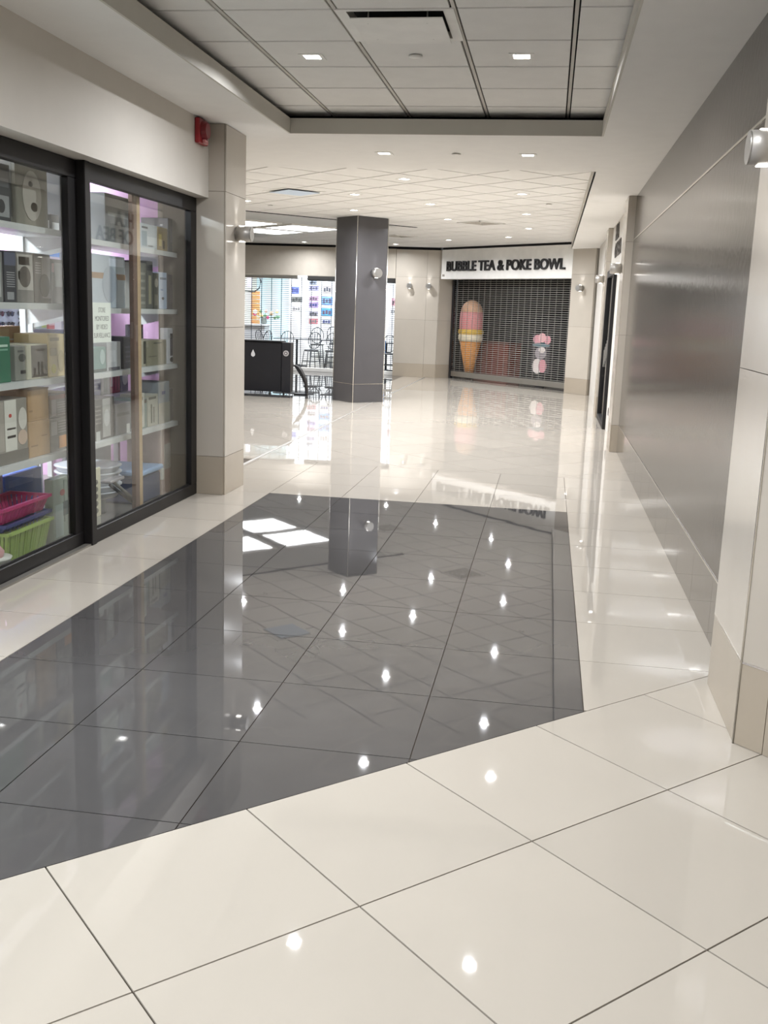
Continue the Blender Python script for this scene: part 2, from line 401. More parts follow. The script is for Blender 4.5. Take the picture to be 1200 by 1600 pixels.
LOB = [(-.44, 10.68, 'lobby downlight hidden just past the soffit edge, right one'), (-3.0, 10.5, 'lobby downlight hidden just past the soffit edge, left one'),
 (-1.74, 11.87, 'nearest visible downlight in the diagonal lobby ceiling'), (-2.62, 13.5, 'lobby downlight below the pale square diffuser'),
 (-1.75, 14.5, 'lobby downlight in the middle of the tiled ceiling'), (-3.04, 15.6, 'lobby downlight just in front of the dark column'),
 (-.45, 13.13, 'nearest downlight of the right-hand lobby row'), (-.45, 15.65, 'second downlight of the right-hand lobby row'), (-.47, 18.15, 'third downlight of the right-hand lobby row'),
 (-1.73, 16.75, 'lobby downlight left of the crossed air grille'), (-.9, 20.2, 'lobby downlight before the right end of the shop sign'),
 (-2.17, 21.4, 'lobby downlight before the left end of the shop sign'), (-3.53, 23.1, 'lobby downlight above the beige pier right of the dark column'),
 (-4.4, 14.55, 'lobby downlight at the edge of the beige column on the left'), (-5.65, 23.2, 'lobby downlight close to the cafe front below the lit panels')]
for x, y, lb in LOB: downlight(x, y, ZL, lb, 'lobby downlights', math.pi/4, .14, P_LOBBY*(.6 if y > 23 else 1))
def disc_head(name, x, y, z, r, label):
    lathe(name, [(r, 0), (r, -.006), (r*.6, -.014), (.001, -.015)][::-1], (x, y, z), M_WPAINT); o = bpy.data.objects[-1] if False else None
def sprinkler(x, y, z, label):
    t = empty('sprinkler_cover', (x, y, z), label, 'sprinkler', 'ceiling sprinkler covers')
    lathe('cover_plate', [(.04, -.012), (.041, -.006)], (x, y, z), M_WPAINT, t, 20); lathe('collar', [(.03, -.006), (.03, .0)], (x, y, z), M_BAR, t, 16)
for x, y, z, lb in ((-.895, 6.37, ZR, 'round white sprinkler cover between the two recess downlights'), (-.886, 9.05, ZT, 'round sprinkler cover in the soffit between two downlights'),
                    (-.15, 10.95, ZL, 'sprinkler cover near the front right corner of lobby ceiling'), (-.12, 14.2, ZL, 'sprinkler cover near the right edge of lobby ceiling'), (-4.2, 15.1, ZL, 'sprinkler cover near the left slot of lobby ceiling')):
    sprinkler(x, y, z, lb)
def diffuser(x0, x1, y0, y1, z, label, drop, plate, rot=0):
    cx, cy = (x0+x1)/2, (y0+y1)/2; t = empty('air_diffuser', (cx, cy, z), label, 'air vent')
    T = Matrix.Translation((cx, cy, z)) @ Matrix.Rotation(rot, 4, 'Z'); h = (x1-x0)/2; k = (y1-y0)/2; f = .055
    bm = bmesh.new()
    for a in ((-h, h, -k, -k+.03), (-h, h, k-f, k), (-h, -h+f, -k+.03, k-f), (h-f, h, -k+.03, k-f)): bm_box(bm, *a, -.003, .004, 0, T)
    from_bm('frame', bm, M_WPAINT, t)
    bm = bmesh.new()      # flared housing
    A = [bm.verts.new(T @ Vector(p)) for p in ((-h+f, -k+.03, 0), (h-f, -k+.03, 0), (h-f, k-f, 0), (-h+f, k-f, 0))]
    B = [bm.verts.new(T @ Vector(p)) for p in ((-h+.1, -k+.1, .09), (h-.1, -k+.1, .09), (h-.1, k-.1, .09), (-h+.1, k-.1, .09))]
    for i in range(4): bm.faces.new((A[i], A[(i+1) % 4], B[(i+1) % 4], B[i]))
    bm.faces.new(B); from_bm('housing', bm, mat('duct_metal', (190, 187, 180), .3, metal=.7), t)
    bm = bmesh.new(); bm_box(bm, -h+.07, h-.06, -k+.055, k-.056, -drop, -drop+.006, .002, T); from_bm('face_plate', bm, plate, t)
    for a, b in ((-1, -1), (1, -1), (1, 1), (-1, 1)): cyl('hanger', T @ Vector((a*(h-.15), b*(k-.15), -drop)), T @ Vector((a*(h-.15), b*(k-.15), .08)), .005, M_ALU, t, n=6)
diffuser(-1.192, -.581, 5.44, 6.05, ZR, 'large square air diffuser with dropped plate in the tiled recess', .03, M_WPAINT)
diffuser(-3.68, -3.08, 12.97, 13.57, ZL-.002, 'pale bluish square air diffuser in the lobby ceiling', .02, mat('pale_blue_plate', (206, 220, 236), .35), math.pi/4)
def grille(x, y, z, label, s=.56):
    t = empty('air_grille', (x, y, z), label, 'air vent'); T = Matrix.Translation((x, y, z)) @ Matrix.Rotation(math.pi/4, 4, 'Z'); h = s/2
    bm = bmesh.new()
    for a in ((-h, h, -h, -h+.03), (-h, h, h-.03, h), (-h, -h+.03, -h, h), (h-.03, h, -h, h)): bm_box(bm, *a, -.012, .0, 0, T)
    from_bm('frame', bm, M_WPAINT, t)
    for k in range(4):
        q = h*(.85-.2*k)
        bm = bmesh.new()
        for a in ((-q, q, -q, -q+.02), (-q, q, q-.02, q), (-q, -q+.02, -q, q), (q-.02, q, -q, q)): bm_box(bm, *a, -.010+.002*k, -.004+.002*k, 0, T)
        from_bm('vane', bm, M_BAR, t)
grille(-1.23, 17.25, ZL-.001, 'square louvred grille with crossed vanes in the lobby ceiling')
grille(-3.1, 20.6, ZL-.001, 'far square louvred grille right of the dark column')
# lit ceiling panels
def lit_panel(x, y, label, s=1.0):
    t = empty('ceiling_panel_light', (x, y, ZL-.03), label, 'ceiling light', 'luminous ceiling panels'); T = Matrix.Translation((x, y, ZL)) @ Matrix.Rotation(math.pi/4, 4, 'Z'); h = s/2
    bm = bmesh.new()
    for a in ((-h-.06, h+.06, -h-.06, -h), (-h-.06, h+.06, h, h+.06), (-h-.06, -h, -h, h), (h, h+.06, -h, h)): bm_box(bm, *a, -.03, -.002, 0, T)
    from_bm('frame', bm, M_WPAINT, t)
    bm = bmesh.new(); bm_box(bm, -h, h, -h, h, -.02, -.004, 0, T); from_bm('diffuser', bm, M_GLOW, t)
lit_panel(-4.67, 19.0, 'large glowing square ceiling panel nearest the dark column')
lit_panel(-5.6, 19.93, 'glowing ceiling panel behind the nearest one, toward the cafe')
lit_panel(-5.6, 18.07, 'glowing ceiling panel left of the nearest one')
lit_panel(-6.53, 19.0, 'leftmost glowing ceiling panel, mostly behind the beige column')

# ------------------------------------------------------------------ walls of the corridor
wr = box('wall_right', .862, 1.0, 4.245, 11.87, 0, ZT, mat('substrate', (96, 90, 82), .8)); tag(wr, kind='structure')
rows = [0, .315, 2.37, ZT-.002]
n = 12; d0, d1 = (.862, 11.88), (.862, 4.24)
panels(wr, d0, d1, [0, .31], 12, M_TAUPE_B, t=.014)
panels(wr, d0, d1, [.318, 2.362], 1, M_TAUPE, t=.012)
panels(wr, d0, d1, [2.374, ZT-.002], 1, M_TAUPE, t=.012)
slab('metal_trim', d0, d1, .31, .318, .0155, M_TRIM, wr); slab('metal_trim', d0, d1, 2.362, 2.374, .0155, M_TRIM, wr)
# near right pilaster and the 45 degree return beside the camera
t = empty('tiled_pilaster', (.9, 3.9, 0), 'beige tiled pilaster at the right edge with a wall light', 'column')
prism('core', [(.77, 3.634), (.77, 4.23), (2.6, 4.23), (2.6, 1.805)], 0, ZT-.001, mat('core', (120, 110, 98), .8), t)
ROWS = [0, .31, 1.33, 2.35, ZT-.002]
panels(t, (.77, 4.24), (.77, 3.63), ROWS, 1, M_BEIGE, t=.013, mbase=M_BEIGE_B)
panels(t, (.763, 3.637), (2.6, 1.80), ROWS, 1, M_BEIGE, t=.013, mbase=M_BEIGE_B, splits=[0, .125, .74, 1.35, 1.96, 2.59])
for a, b in (((.77, 4.24), (.77, 3.63)), ((.763, 3.637), (2.6, 1.80))): slab('metal_trim', a, b, .306, .313, .0145, M_TRIM, t)
cyl('corner_trim', (.757, 3.624, 0), (.757, 3.624, ZT-.002), .004, M_TRIM, t, n=8)
def sconce(p, nrm, label, r=.06, length=.125, power=1.3):
    """cylinder wall light: axis along the wall normal, lit slots above and below"""
    nx, ny = nrm; p = Vector(p); nv = Vector((nx, ny, 0)); t = empty('wall_sconce', p, label, 'wall light', 'cylinder wall lights')
    cyl('back_plate', p, p+nv*.012, r*.8, M_SATIN, t, n=24)
    cyl('body', p+nv*.012, p+nv*length, r, M_SATIN, t, n=32)
    cyl('end_cap', p+nv*length, p+nv*(length+.006), r*.96, M_ALU, t, n=32)
    side = Vector((-ny, nx, 0))
    for s, nm in ((1, 'upper_lens'), (-1, 'lower_lens')):
        bm = bmesh.new(); c0 = p + nv*.03 + Vector((0, 0, s*r*.995))
        q = [c0 - side*.018, c0 + side*.018, c0 + side*.018 + nv*.04, c0 - side*.018 + nv*.04]
        A = [bm.verts.new(v) for v in q]; B = [bm.verts.new(v + Vector((0, 0, s*.003))) for v in q]
        for i in range(4): bm.faces.new((A[i], A[(i+1) % 4], B[(i+1) % 4], B[i]))
        bm.faces.new(A); bm.faces.new(B); from_bm(nm, bm, emit('sconce_lens', (1, .97, .92), 8), t)
        ld = bpy.data.lights.new('lamp', 'SPOT'); ld.energy = power; ld.color = WARM; ld.spot_size = math.radians(75); ld.spot_blend = .8; ld.shadow_soft_size = .012
        lo = bpy.data.objects.new('lamp', ld); C.objects.link(lo); lo.parent = t; lo.location = nv*.05 + Vector((0, 0, s*(r+.012)))
        lo.rotation_euler = (math.pi, 0, 0) if s > 0 else (0, 0, 0)
D = (-R2, -R2)
sconce((.757, 3.93, 2.115), (-1, 0), 'cylinder wall light on the nearest beige pilaster at right edge', length=.1)
# far pilaster that ends the grey wall
t = empty('tiled_pilaster', (.9, 12.1, 0), 'slim beige pilaster at the far end of the grey wall', 'column')
box('core', .775, 1.0, 11.875, 12.4, 0, ZT-.001, _mats['core'], t)
panels(t, (.775, 11.873), (.87, 11.873), ROWS, 1, M_BEIGE, t=.012, mbase=M_BEIGE_B)
panels(t, (.777, 12.4), (.777, 11.875), ROWS, 1, M_BEIGE, t=.012, mbase=M_BEIGE_B)
sconce((.765, 12.13, 2.07), (-1, 0), 'wall light on the slim pilaster at the grey wall end')
# left: bulkhead over the shop window, alarm, column
wl = box('wall_left', -2.80, -2.637, -4.2, 7.72, 2.30, ZT, M_BULK); tag(wl, kind='structure')
t = empty('fire_alarm', (-2.637, 7.50, 2.66), 'red fire alarm horn strobe on the bulkhead beside the beige column', 'fire alarm')
red = mat('alarm_red', (150, 30, 38), .4)
box('back_box', -2.637, -2.60, 7.41, 7.60, 2.655, 2.83, red, t, .006)
bm = bmesh.new(); bm_cyl(bm, (-2.60, 7.505, 2.75), (-2.565, 7.505, 2.75), .07, .055, 20); from_bm('horn', bm, mat('alarm_red_dark', (122, 24, 32), .4), t, smooth=False)
box('strobe', -2.60, -2.575, 7.47, 7.54, 2.657, 2.688, mat('strobe_lens', (190, 120, 120), .15), t, .004)
t = empty('tiled_column', (-2.62, 8.0, 0), 'beige tiled square column beside the shop window with wall light', 'column')
box('core', -3.05, -2.513, 7.735, 8.252, 0, ZT-.001, _mats['core'], t)
panels(t, (-2.735, 7.733), (-2.513, 7.733), ROWS, 1, M_BEIGE, t=.012, mbase=M_BEIGE_B)
panels(t, (-2.515, 7.735), (-2.515, 8.252), ROWS, 1, M_BEIGE, t=.012, mbase=M_BEIGE_B)
panels(t, (-2.513, 8.254), (-3.05, 8.254), ROWS, 1, M_BEIGE, t=.012, mbase=M_BEIGE_B)
sconce((-2.503, 8.0, 2.06), (1, 0), 'wall light sticking out of the beige column beside the window')
tag(box('wall_lobby_left', -9, -3.05, 8.2, 8.26, 0, ZT, M_BEIGE), kind='structure')
tag(box('wall_far_side', -9.1, -9.0, -4, 31, 0, 3.2, M_BEIGE), kind='structure')
tag(box('wall_back', -9, 4.2, -4.2, -4.1, 0, 3.05, M_BULK), kind='structure')
tag(box('wall_near_right', 4.1, 4.2, -4.1, 4.3, 0, ZT, M_BULK), kind='structure')
tag(box('wall_near_stub', 1.0, 4.2, 4.245, 4.3, 0, ZT, M_BULK), kind='structure')

# ------------------------------------------------------------------ shop window: fixed pane and sliding door
def pane(name, X, y0, y1, zt, lx=.05, sl=.06, sr=.1):
    e = empty(name, (X, (y0+y1)/2, 0), kind='structure')
    box('top_rail', X-lx, X, y0, y1, zt-.105, zt, M_FRAME, e, .004)
    box('bottom_rail', X-lx, X, y0, y1, .0, .09, M_FRAME, e, .004)
    box('stile', X-lx, X, y0, y0+sl, .09, zt-.105, M_FRAME, e, .003); box('stile', X-lx, X, y1-sr, y1, .09, zt-.105, M_FRAME, e, .003)
    box('gasket', X-lx*.6, X-lx*.4, y0+sl, y1-sr, .09, .097, M_GASKET, e)
    box('glass_pane', X-lx*.5-.004, X-lx*.5+.004, y0+sl-.005, y1-sr+.005, .09, zt-.1, M_GLASS, e)
    return e
w1 = pane('window_1', -2.78, 1.6, 5.79, 2.298, sr=.11)
w2 = pane('door_1', -2.735, 5.80, 7.725, 2.299, sl=.075, sr=.12)
box('mullion', -2.80, -2.727, 5.79, 5.862, 0, 2.299, M_FRAME, w1, .004)
tag(box('trim_5', -2.775, -2.735, 1.6, 5.80, 0, .012, mat('sill_metal', (150, 146, 138), .35, metal=.6)), kind='structure')
w0 = pane('window_2', -2.78, -4.0, 1.6, 2.298)
# shop shell
tag(box('wall_shop_back', -6.3, -6.2, -4, 8.2, 0, 2.76, mat('shop_wall', (226, 214, 226), .7)), kind='structure')
tag(box('wall_shop_end', -6.2, -3.0, 8.12, 8.19, 0, 2.76, mat('shop_wall_end', (208, 168, 200), .7)), kind='structure')
tag(box('ceiling_shop', -6.3, -2.81, -4.1, 8.19, 2.76, 2.80, M_WPAINT), kind='structure')
for k, y in enumerate((1.0, 3.2, 5.4, 7.3)):
    t = empty('strip_light', (-4.3, y, 2.75), '%s strip light on the gift shop ceiling behind the window' % ('nearest', 'second', 'third', 'farthest')[k], 'ceiling light', 'shop strip lights')
    box('housing', -4.5, -4.1, y-.6, y+.6, 2.70, 2.76, M_WPAINT, t); box('tube', -4.46, -4.14, y-.56, y+.56, 2.688, 2.70, emit('shop_tube', (.9, .95, 1), 8), t)
    ld = bpy.data.lights.new('lamp', 'AREA'); ld.shape = 'RECTANGLE'; ld.size = .3; ld.size_y = 1.1; ld.energy = P_SHOP; ld.color = COOL
    lo = bpy.data.objects.new('lamp', ld); C.objects.link(lo); lo.parent = t; lo.location = (0, 0, -.075)
# ------------------------------------------------------------------ dark column in the lobby
FC = (-3.13, 16.42); h6 = .43
t = empty('tiled_column', (-3.13, 16.42+h6, 0), 'dark grey glossy square column standing in the lobby', 'column')
q = [(FC[0], FC[1]), (FC[0]+h6, FC[1]+h6), (FC[0], FC[1]+2*h6), (FC[0]-h6, FC[1]+h6)]
k = .012
inn = [(FC[0], FC[1]+k*1.4), (FC[0]+h6-k*1.4, FC[1]+h6), (FC[0], FC[1]+2*h6-k*1.4), (FC[0]-h6+k*1.4, FC[1]+h6)]
prism('core', inn, 0, ZL-.001, mat('dark_core', (60, 58, 57), .7), t)
for i in range(4):
    a, b = Vector(inn[i]), Vector(inn[(i+1) % 4])
    panels(t, a, b, [0, .305, ZL-.002], 1, M_COL, t=.012)
    slab('metal_trim', a, b, .3, .309, .0135, M_TRIM, t)
    cyl('corner_trim', (*(Vector(q[i])*1.0), 0), (*(Vector(q[i])), ZL-.002), .007, M_TRIM, t, n=6)
# right face holds a wall light
pf = Vector((FC[0], FC[1])) + Vector((R2, R2))*.36
sconce((pf.x+.003, pf.y-.003, 2.1), (R2, -R2), 'round faced wall light on the dark lobby column', r=.075, length=.11, power=1.2)

# ------------------------------------------------------------------ right side of the lobby
M_PANEL = mat('white_wall_panel', (206, 202, 195), .5)
ws = box('wall_lobby_right', .87, 1.0, 12.41, 20.5, 0, ZT, M_WPAINT); tag(ws, kind='structure')
box('wall_panel', .845, .87, 12.41, 14.28, 0, 2.2, M_PANEL, ws, .003)
box('wall_panel', .845, .87, 12.41, 16.0, 2.2, ZT-.002, M_PANEL, ws, .003)
box('wall_panel', .845, .87, 16.62, 20.3, 0, ZT-.002, M_PANEL, ws, .003)
d2 = empty('door_2', (.85, 15.1, 0), kind='structure')
box('jamb', .80, .868, 14.29, 14.42, 0, 2.2, M_FRAME, d2, .004); box('jamb', .80, .868, 15.85, 15.98, 0, 2.2, M_FRAME, d2, .004)
box('header', .80, .868, 14.42, 15.85, 2.1, 2.2, M_FRAME, d2, .004); box('glass_pane', .835, .841, 14.42, 15.85, .08, 2.1, M_GLASS, d2)
box('bottom_rail', .80, .868, 14.42, 15.85, .0, .08, M_FRAME, d2, .004); box('back_panel', .858, .868, 14.42, 15.85, .08, 2.1, mat('dark_door', (26, 25, 26), .5), d2)
for i in range(5): box('push_bar', .815, .832, 14.75+.2*i, 14.80+.2*i, 1.0-.05*i, 1.25-.05*i, M_ALU, d2, .003)
t = empty('wall_outlet', (.845, 13.84, .25), 'small dark outlet plate low on the white panel by the door', 'outlet')
box('plate', .839, .845, 13.78, 13.89, .24, .34, mat('outlet_grey', (92, 86, 78), .5), t, .002); box('socket', .837, .84, 13.81, 13.86, .27, .31, M_GASKET, t)
t = empty('tiled_pilaster', (.83, 16.3, 0), 'pale beige pilaster beyond the black framed door', 'column')
box('core', .785, .869, 16.02, 16.6, 0, ZT-.001, _mats['core'], t)
panels(t, (.783, 16.019), (.868, 16.019), ROWS, 1, M_BEIGE, t=.012, mbase=M_BEIGE_B)
panels(t, (.787, 16.6), (.787, 16.02), ROWS, 1, M_BEIGE, t=.012, mbase=M_BEIGE_B)
sconce((.775, 16.3, 2.1), (-1, 0), 'wall light on the pale pilaster beyond the black door')
t = empty('shop_sign', (.845, 14.4, 2.3), 'dark letters reading HLA OF BEA high on the right wall', 'sign')
def wallT(y, z): return Matrix.Translation((.845, y, z)) @ Matrix(((0, 0, -1, 0), (-1, 0, 0, 0), (0, 1, 0, 0), (0, 0, 0, 1)))
M_LET = mat('letter_dark', (70, 64, 58), .5)
letters('HLA', .3, .012, wallT(15.14, 2.592), M_LET, t, offset=.004, fit=(.66, .215))
letters('OF BEA', .3, .012, wallT(15.1, 2.345), M_LET, t, offset=.004, fit=(1.3, .205))

# ------------------------------------------------------------------ bubble tea front (45 degree wall)
def onS(s, k, z): return Vector((-2.545 + s*R2 + k*R2, 23.895 - s*R2 + k*R2, z))     # s along the front from its left end, k depth behind it
E45 = Vector((R2, -R2, 0)); N45 = Vector((R2, R2, 0))
LEN = 4.11
def S45(name, s0, s1, k0, k1, z0, z1, m, parent=None, bev=0):
    T = Matrix(((R2, R2, 0, -2.545), (-R2, R2, 0, 23.895), (0, 0, 1, 0), (0, 0, 0, 1)))
    return box(name, s0, s1, k0, k1, z0, z1, m, parent, bev, T)
wf = S45('wall_far_right', -.02, LEN, 0, .34, 2.275, 2.93, M_WPAINT); tag(wf, kind='structure')
S45('reveal', -.02, LEN, .02, .34, 2.93, 2.985, M_VOID, wf)
box('soffit_return', .32, .9, 20.4, 22.0, ZT-.001, 2.985, M_WPAINT, wf)
t = empty('shop_sign', onS(LEN/2, -.01, 2.45), 'black raised letters BUBBLE TEA & POKE BOWL above the grille', 'sign')
TS = Matrix.Translation(onS(.2, -.02, 2.448)) @ Matrix(((R2, 0, -R2, 0), (-R2, 0, -R2, 0), (0, 1, 0, 0), (0, 0, 0, 1)))
letters('BUBBLE TEA & POKE BOWL', .3, .02, TS, mat('sign_black', (22, 20, 20), .4), t, offset=.005, fit=(3.73, .222))
t = empty('small_plate', onS(.06, -.005, 2.33), 'tiny grey plate at the lower left of the shop fascia', 'plaque'); S45('plate', .03, .1, -.008, 0, 2.33, 2.38, M_SATIN, t); S45('print', .045, .085, -.009, -.008, 2.345, 2.365, M_BEIGE_B, t)
# dark shop behind the grille
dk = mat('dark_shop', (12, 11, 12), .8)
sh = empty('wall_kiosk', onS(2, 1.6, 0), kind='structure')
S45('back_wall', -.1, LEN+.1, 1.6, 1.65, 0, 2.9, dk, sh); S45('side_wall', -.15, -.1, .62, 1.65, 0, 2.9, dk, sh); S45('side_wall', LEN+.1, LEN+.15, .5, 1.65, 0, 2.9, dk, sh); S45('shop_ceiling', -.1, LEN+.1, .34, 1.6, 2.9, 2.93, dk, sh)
# rolling grille
gr = empty('rolling_grille', onS(2, .36, 0), 'closed rolling grille of thin rods across the bubble tea shop', 'shutter')
KG = .36
S45('bottom_bar', .08, LEN-.08, KG-.025, KG+.025, .05, .175, M_ALU, gr, .006)
S45('guide_rail', .02, .08, KG-.04, KG+.04, 0, 2.27, M_BLACKM, gr, .004); S45('guide_rail', LEN-.08, LEN-.02, KG-.04, KG+.04, 0, 2.27, M_BLACKM, gr, .004)
nr = 46
rod0 = None
for i in range(nr):
    z = .2 + i*.0452
    if rod0 is None:
        rod0 = cyl('rod', onS(.08, KG, z), onS(LEN-.08, KG, z), .0036, mat('grille_rod', (200, 196, 188), .45, metal=0), gr, n=6)
    else:
        o = rod0.copy(); C.objects.link(o); o.parent = gr; o.location = rod0.location + Vector((0, 0, z-.2))
link0 = None
for j in range(21):
    s = .18 + j*.1875
    if link0 is None: link0 = S45('link_chain', s-.005, s+.005, KG-.003, KG+.003, .175, 2.265, mat('link_metal', (120, 116, 112), .5, metal=0), gr)
    else:
        o = link0.copy(); C.objects.link(o); o.parent = gr; o.location = link0.location + E45*(s-.18)
# ice cream figure, brown counter and drink poster inside
t = empty('ice_cream_display', onS(.29, .72, 0), 'tall ice cream cone display with pink scoop behind the grille', 'display')
c = onS(.29, .72, 0)
M_CONE = mat('cone_wafer', (206, 138, 62), .6, var=.2, scale=25); M_PINK = mat('scoop_pink', (228, 150, 150), .5, var=.12, scale=30); M_TAN = mat('scoop_tan', (222, 176, 142), .5, var=.15, scale=40)
FL = Matrix.Translation(c) @ Matrix.Rotation(-math.pi/4, 4, 'Z') @ Matrix.Diagonal((1, .75, .965, 1)) @ Matrix.Rotation(math.pi/4, 4, 'Z') @ Matrix.Translation(-c)
def cone_part(name, prof, m):
    o = lathe(name, prof, (c.x, c.y, 0), m, t); w0 = WO[o.name]
    for v in o.data.vertices: v.co = (FL @ (v.co + w0)) - w0
cone_part('base', [(.14, 0), (.14, .14)], M_BLACK)
cone_part('cone', [(.12, .14), (.15, .3), (.30, .92)], M_CONE)
cone_part('cream_collar', [(.30, .90), (.335, .95), (.335, 1.05), (.31, 1.08)], mat('cream_white', (240, 228, 200), .5, var=.1, scale=12))
cone_part('drip_ring', [(.31, 1.06), (.345, 1.1), (.345, 1.16), (.31, 1.2)], mat('drip_yellow', (226, 186, 70), .5, var=.2, scale=14))
cone_part('scoop', [(.30, 1.17), (.32, 1.22), (.32, 1.45), (.305, 1.6)], M_PINK)
cone_part('scoop_top', [(.305, 1.58), (.28, 1.7), (.22, 1.8), (.12, 1.87), (.03, 1.885)], M_TAN)
t = empty('counter', onS(.6, 1.2, 0), 'reddish brown counter in the dark shop behind the cone', 'counter')
S45('body', -.06, 1.25, 1.05, 1.45, 0, .85, mat('brown_wood', (112, 58, 48), .5), t); S45('top', -.08, 1.28, 1.02, 1.48, .85, .89, mat('brown_top', (86, 46, 40), .4), t)
t = empty('drink_poster', onS(2.8, .6, .25), 'pink and white drink cutout on a stand behind the grille', 'poster')
S45('board', 2.54, 3.08, .56, .575, .3, 1.12, mat('poster_dark', (52, 48, 54), .6), t)
def blob(name, s, z, rs, rz, m, kk=.55):
    s -= .4; bm = bmesh.new(); ring = [(s+rs*math.cos(a), z+rz*math.sin(a)) for a in [2*math.pi*i/20 for i in range(20)]]
    A = [bm.verts.new(onS(a, kk, b)) for a, b in ring]; B = [bm.verts.new(onS(a, kk+.006, b)) for a, b in ring]
    for i in range(20): bm.faces.new((A[i], A[(i+1) % 20], B[(i+1) % 20], B[i]))
    bm.faces.new(A); bm.faces.new(B); from_bm(name, bm, m, t)
pk = mat('poster_pink', (216, 150, 160), .6); pw = mat('poster_white', (226, 216, 212), .6); pg = mat('poster_grey', (150, 142, 148), .6); pt = mat('poster_teal', (92, 116, 124), .6)
blob('print', 3.10, 1.02, .13, .1, pk); blob('print', 3.24, 1.06, .11, .1, mat('poster_rose', (230, 176, 180), .6), .547); blob('print', 3.4, 1.02, .1, .09, pk, .548)
blob('print', 3.22, .9, .26, .045, pt, .546); blob('print', 3.22, .73, .17, .13, pg, .545); blob('print', 3.26, .8, .1, .06, pw, .543)
blob('print', 3.14, .45, .15, .16, pw, .546); blob('print', 3.3, .46, .12, .14, pk, .545)
S45('stand', 2.7, 2.9, .575, .65, 0, .3, M_BLACK, t)
t = empty('red_lamp', onS(2.9, 1.3, 2.0), 'small dim red sign high inside the dark shop', 'sign'); S45('face', 2.75, 3.15, 1.4, 1.42, 1.9, 2.1, mat('dim_red', (150, 40, 60), .5), t); S45('case', 2.73, 3.17, 1.42, 1.5, 1.88, 2.12, M_BLACK, t)
# pier right of the grille (45 degrees) with its return
t = empty('tiled_pier', onS(LEN+.3, .1, 0), 'beige tiled pier to the right of the rolling grille', 'column')
b0, b1 = onS(LEN, .0, 0), onS(LEN+.62, .0, 0)
pp = [onS(LEN, .012, 0), onS(LEN+.61, .012, 0), onS(LEN+.61, .42, 0), onS(LEN, .42, 0)]
prism('core', [(v.x, v.y) for v in pp], 0, ZT-.002, _mats['core'], t)
panels(t, (pp[0].x, pp[0].y), (pp[1].x, pp[1].y), ROWS, 1, M_BEIGE, t=.012, mbase=M_BEIGE_B)
panels(t, (pp[1].x, pp[1].y), (pp[2].x, pp[2].y), ROWS, 1, M_BEIGE, t=.012, mbase=M_BEIGE_B)
p = onS(LEN+.3, 0, 2.08); sconce(p, (-R2, -R2), 'wall light on the pier right of the rolling grille')
p = pp[1]*.45 + pp[2]*.55; sconce((p.x+.012*R2, p.y-.012*R2, 2.08), (R2, -R2), 'wall light on the side of the pier by the grille', length=.11)
# beige pier left of the grille, facing the corridor
t = empty('tiled_pier', (-3.05, 24.1, 0), 'wide beige tiled pier between the cafe and the rolling grille', 'column')
pl = [(-3.62, 23.912), (-2.62, 23.912), (-2.33, 24.2), (-2.4, 24.33), (-3.62, 24.33)]
prism('core', pl, 0, ZL-.06, _mats['core'], t)
panels(t, (-3.62, 23.912), (-2.6, 23.912), [0, .31, 1.33, 2.30, ZL-.06], 2, M_BEIGE, t=.012, mbase=M_BEIGE_B, splits=[0, .73, 1.02])
panels(t, (-2.60, 23.905), (-2.3, 24.2), [0, .31, 1.33, 2.30, ZL-.06], 1, M_BEIGE, t=.012, mbase=M_BEIGE_B)
sconce((-3.28, 23.9, 2.1), (0, -1), 'left wall light of the pair on the wide beige pier'); sconce((-2.83, 23.9, 2.1), (0, -1), 'right wall light of the pair on the wide beige pier')

# ------------------------------------------------------------------ cafe front at the back left
wb = box('wall_far_left', -9, -3.63, 23.92, 24.05, 2.26, 2.925, mat('cafe_bulkhead_paint', (190, 182, 169), .75)); tag(wb, kind='structure')
box('reveal', -9, -2.6, 23.95, 24.05, 2.925, 2.985, M_VOID, wb)
wc = box('wall_cafe_back', -9, -2.7, 30.9, 31, 0, 3.1, mat('cafe_wall', (192, 220, 232), .7)); tag(wc, kind='structure')
tag(box('wall_cafe_side', -2.72, -2.66, 24.55, 30.9, 0, 3.1, mat('cafe_side', (222, 228, 230), .7)), kind='structure')
tag(box('ceiling_cafe', -9, -2.66, 24.06, 31, 3.1, 3.14, M_WPAINT), kind='structure')
for k, (x, y) in enumerate(((-7.2, 25.8), (-4.8, 25.8), (-7.2, 28.6), (-4.8, 28.6))):
    t = empty('panel_light', (x, y, 3.1), 'cafe ceiling light panel, %s %s' % (('front', 'back')[k//2], ('left', 'right')[k % 2]), 'ceiling light', 'cafe light panels')
    box('housing', x-.65, x+.65, y-.35, y+.35, 3.06, 3.1, M_WPAINT, t); box('diffuser', x-.6, x+.6, y-.3, y+.3, 3.05, 3.06, emit('cafe_panel', (.92, .96, 1), 8), t)
    ld = bpy.data.lights.new('lamp', 'AREA'); ld.shape = 'RECTANGLE'; ld.size = 1.1; ld.size_y = .5; ld.energy = P_FAR; ld.color = (.9, .95, 1)
    lo = bpy.data.objects.new('lamp', ld); C.objects.link(lo); lo.parent = t; lo.location = (0, 0, -.06)
g2 = empty('rolling_grille', (-6.3, 24.2, 0), 'white see-through rolling grille across the bright cafe front', 'shutter')
M_ROD2 = mat('backlit_rod', (62, 70, 82), .5)  # rods and links coloured dark to look backlit by the bright cafe
rod0 = None
for i in range(47):
    z = .12 + i*.0452
    if rod0 is None: rod0 = cyl('rod', (-9, 24.2, z), (-3.64, 24.2, z), .0065, M_ROD2, g2, n=5)
    else:
        o = rod0.copy(); C.objects.link(o); o.parent = g2; o.location = rod0.location + Vector((0, 0, z-.12))
link0 = None
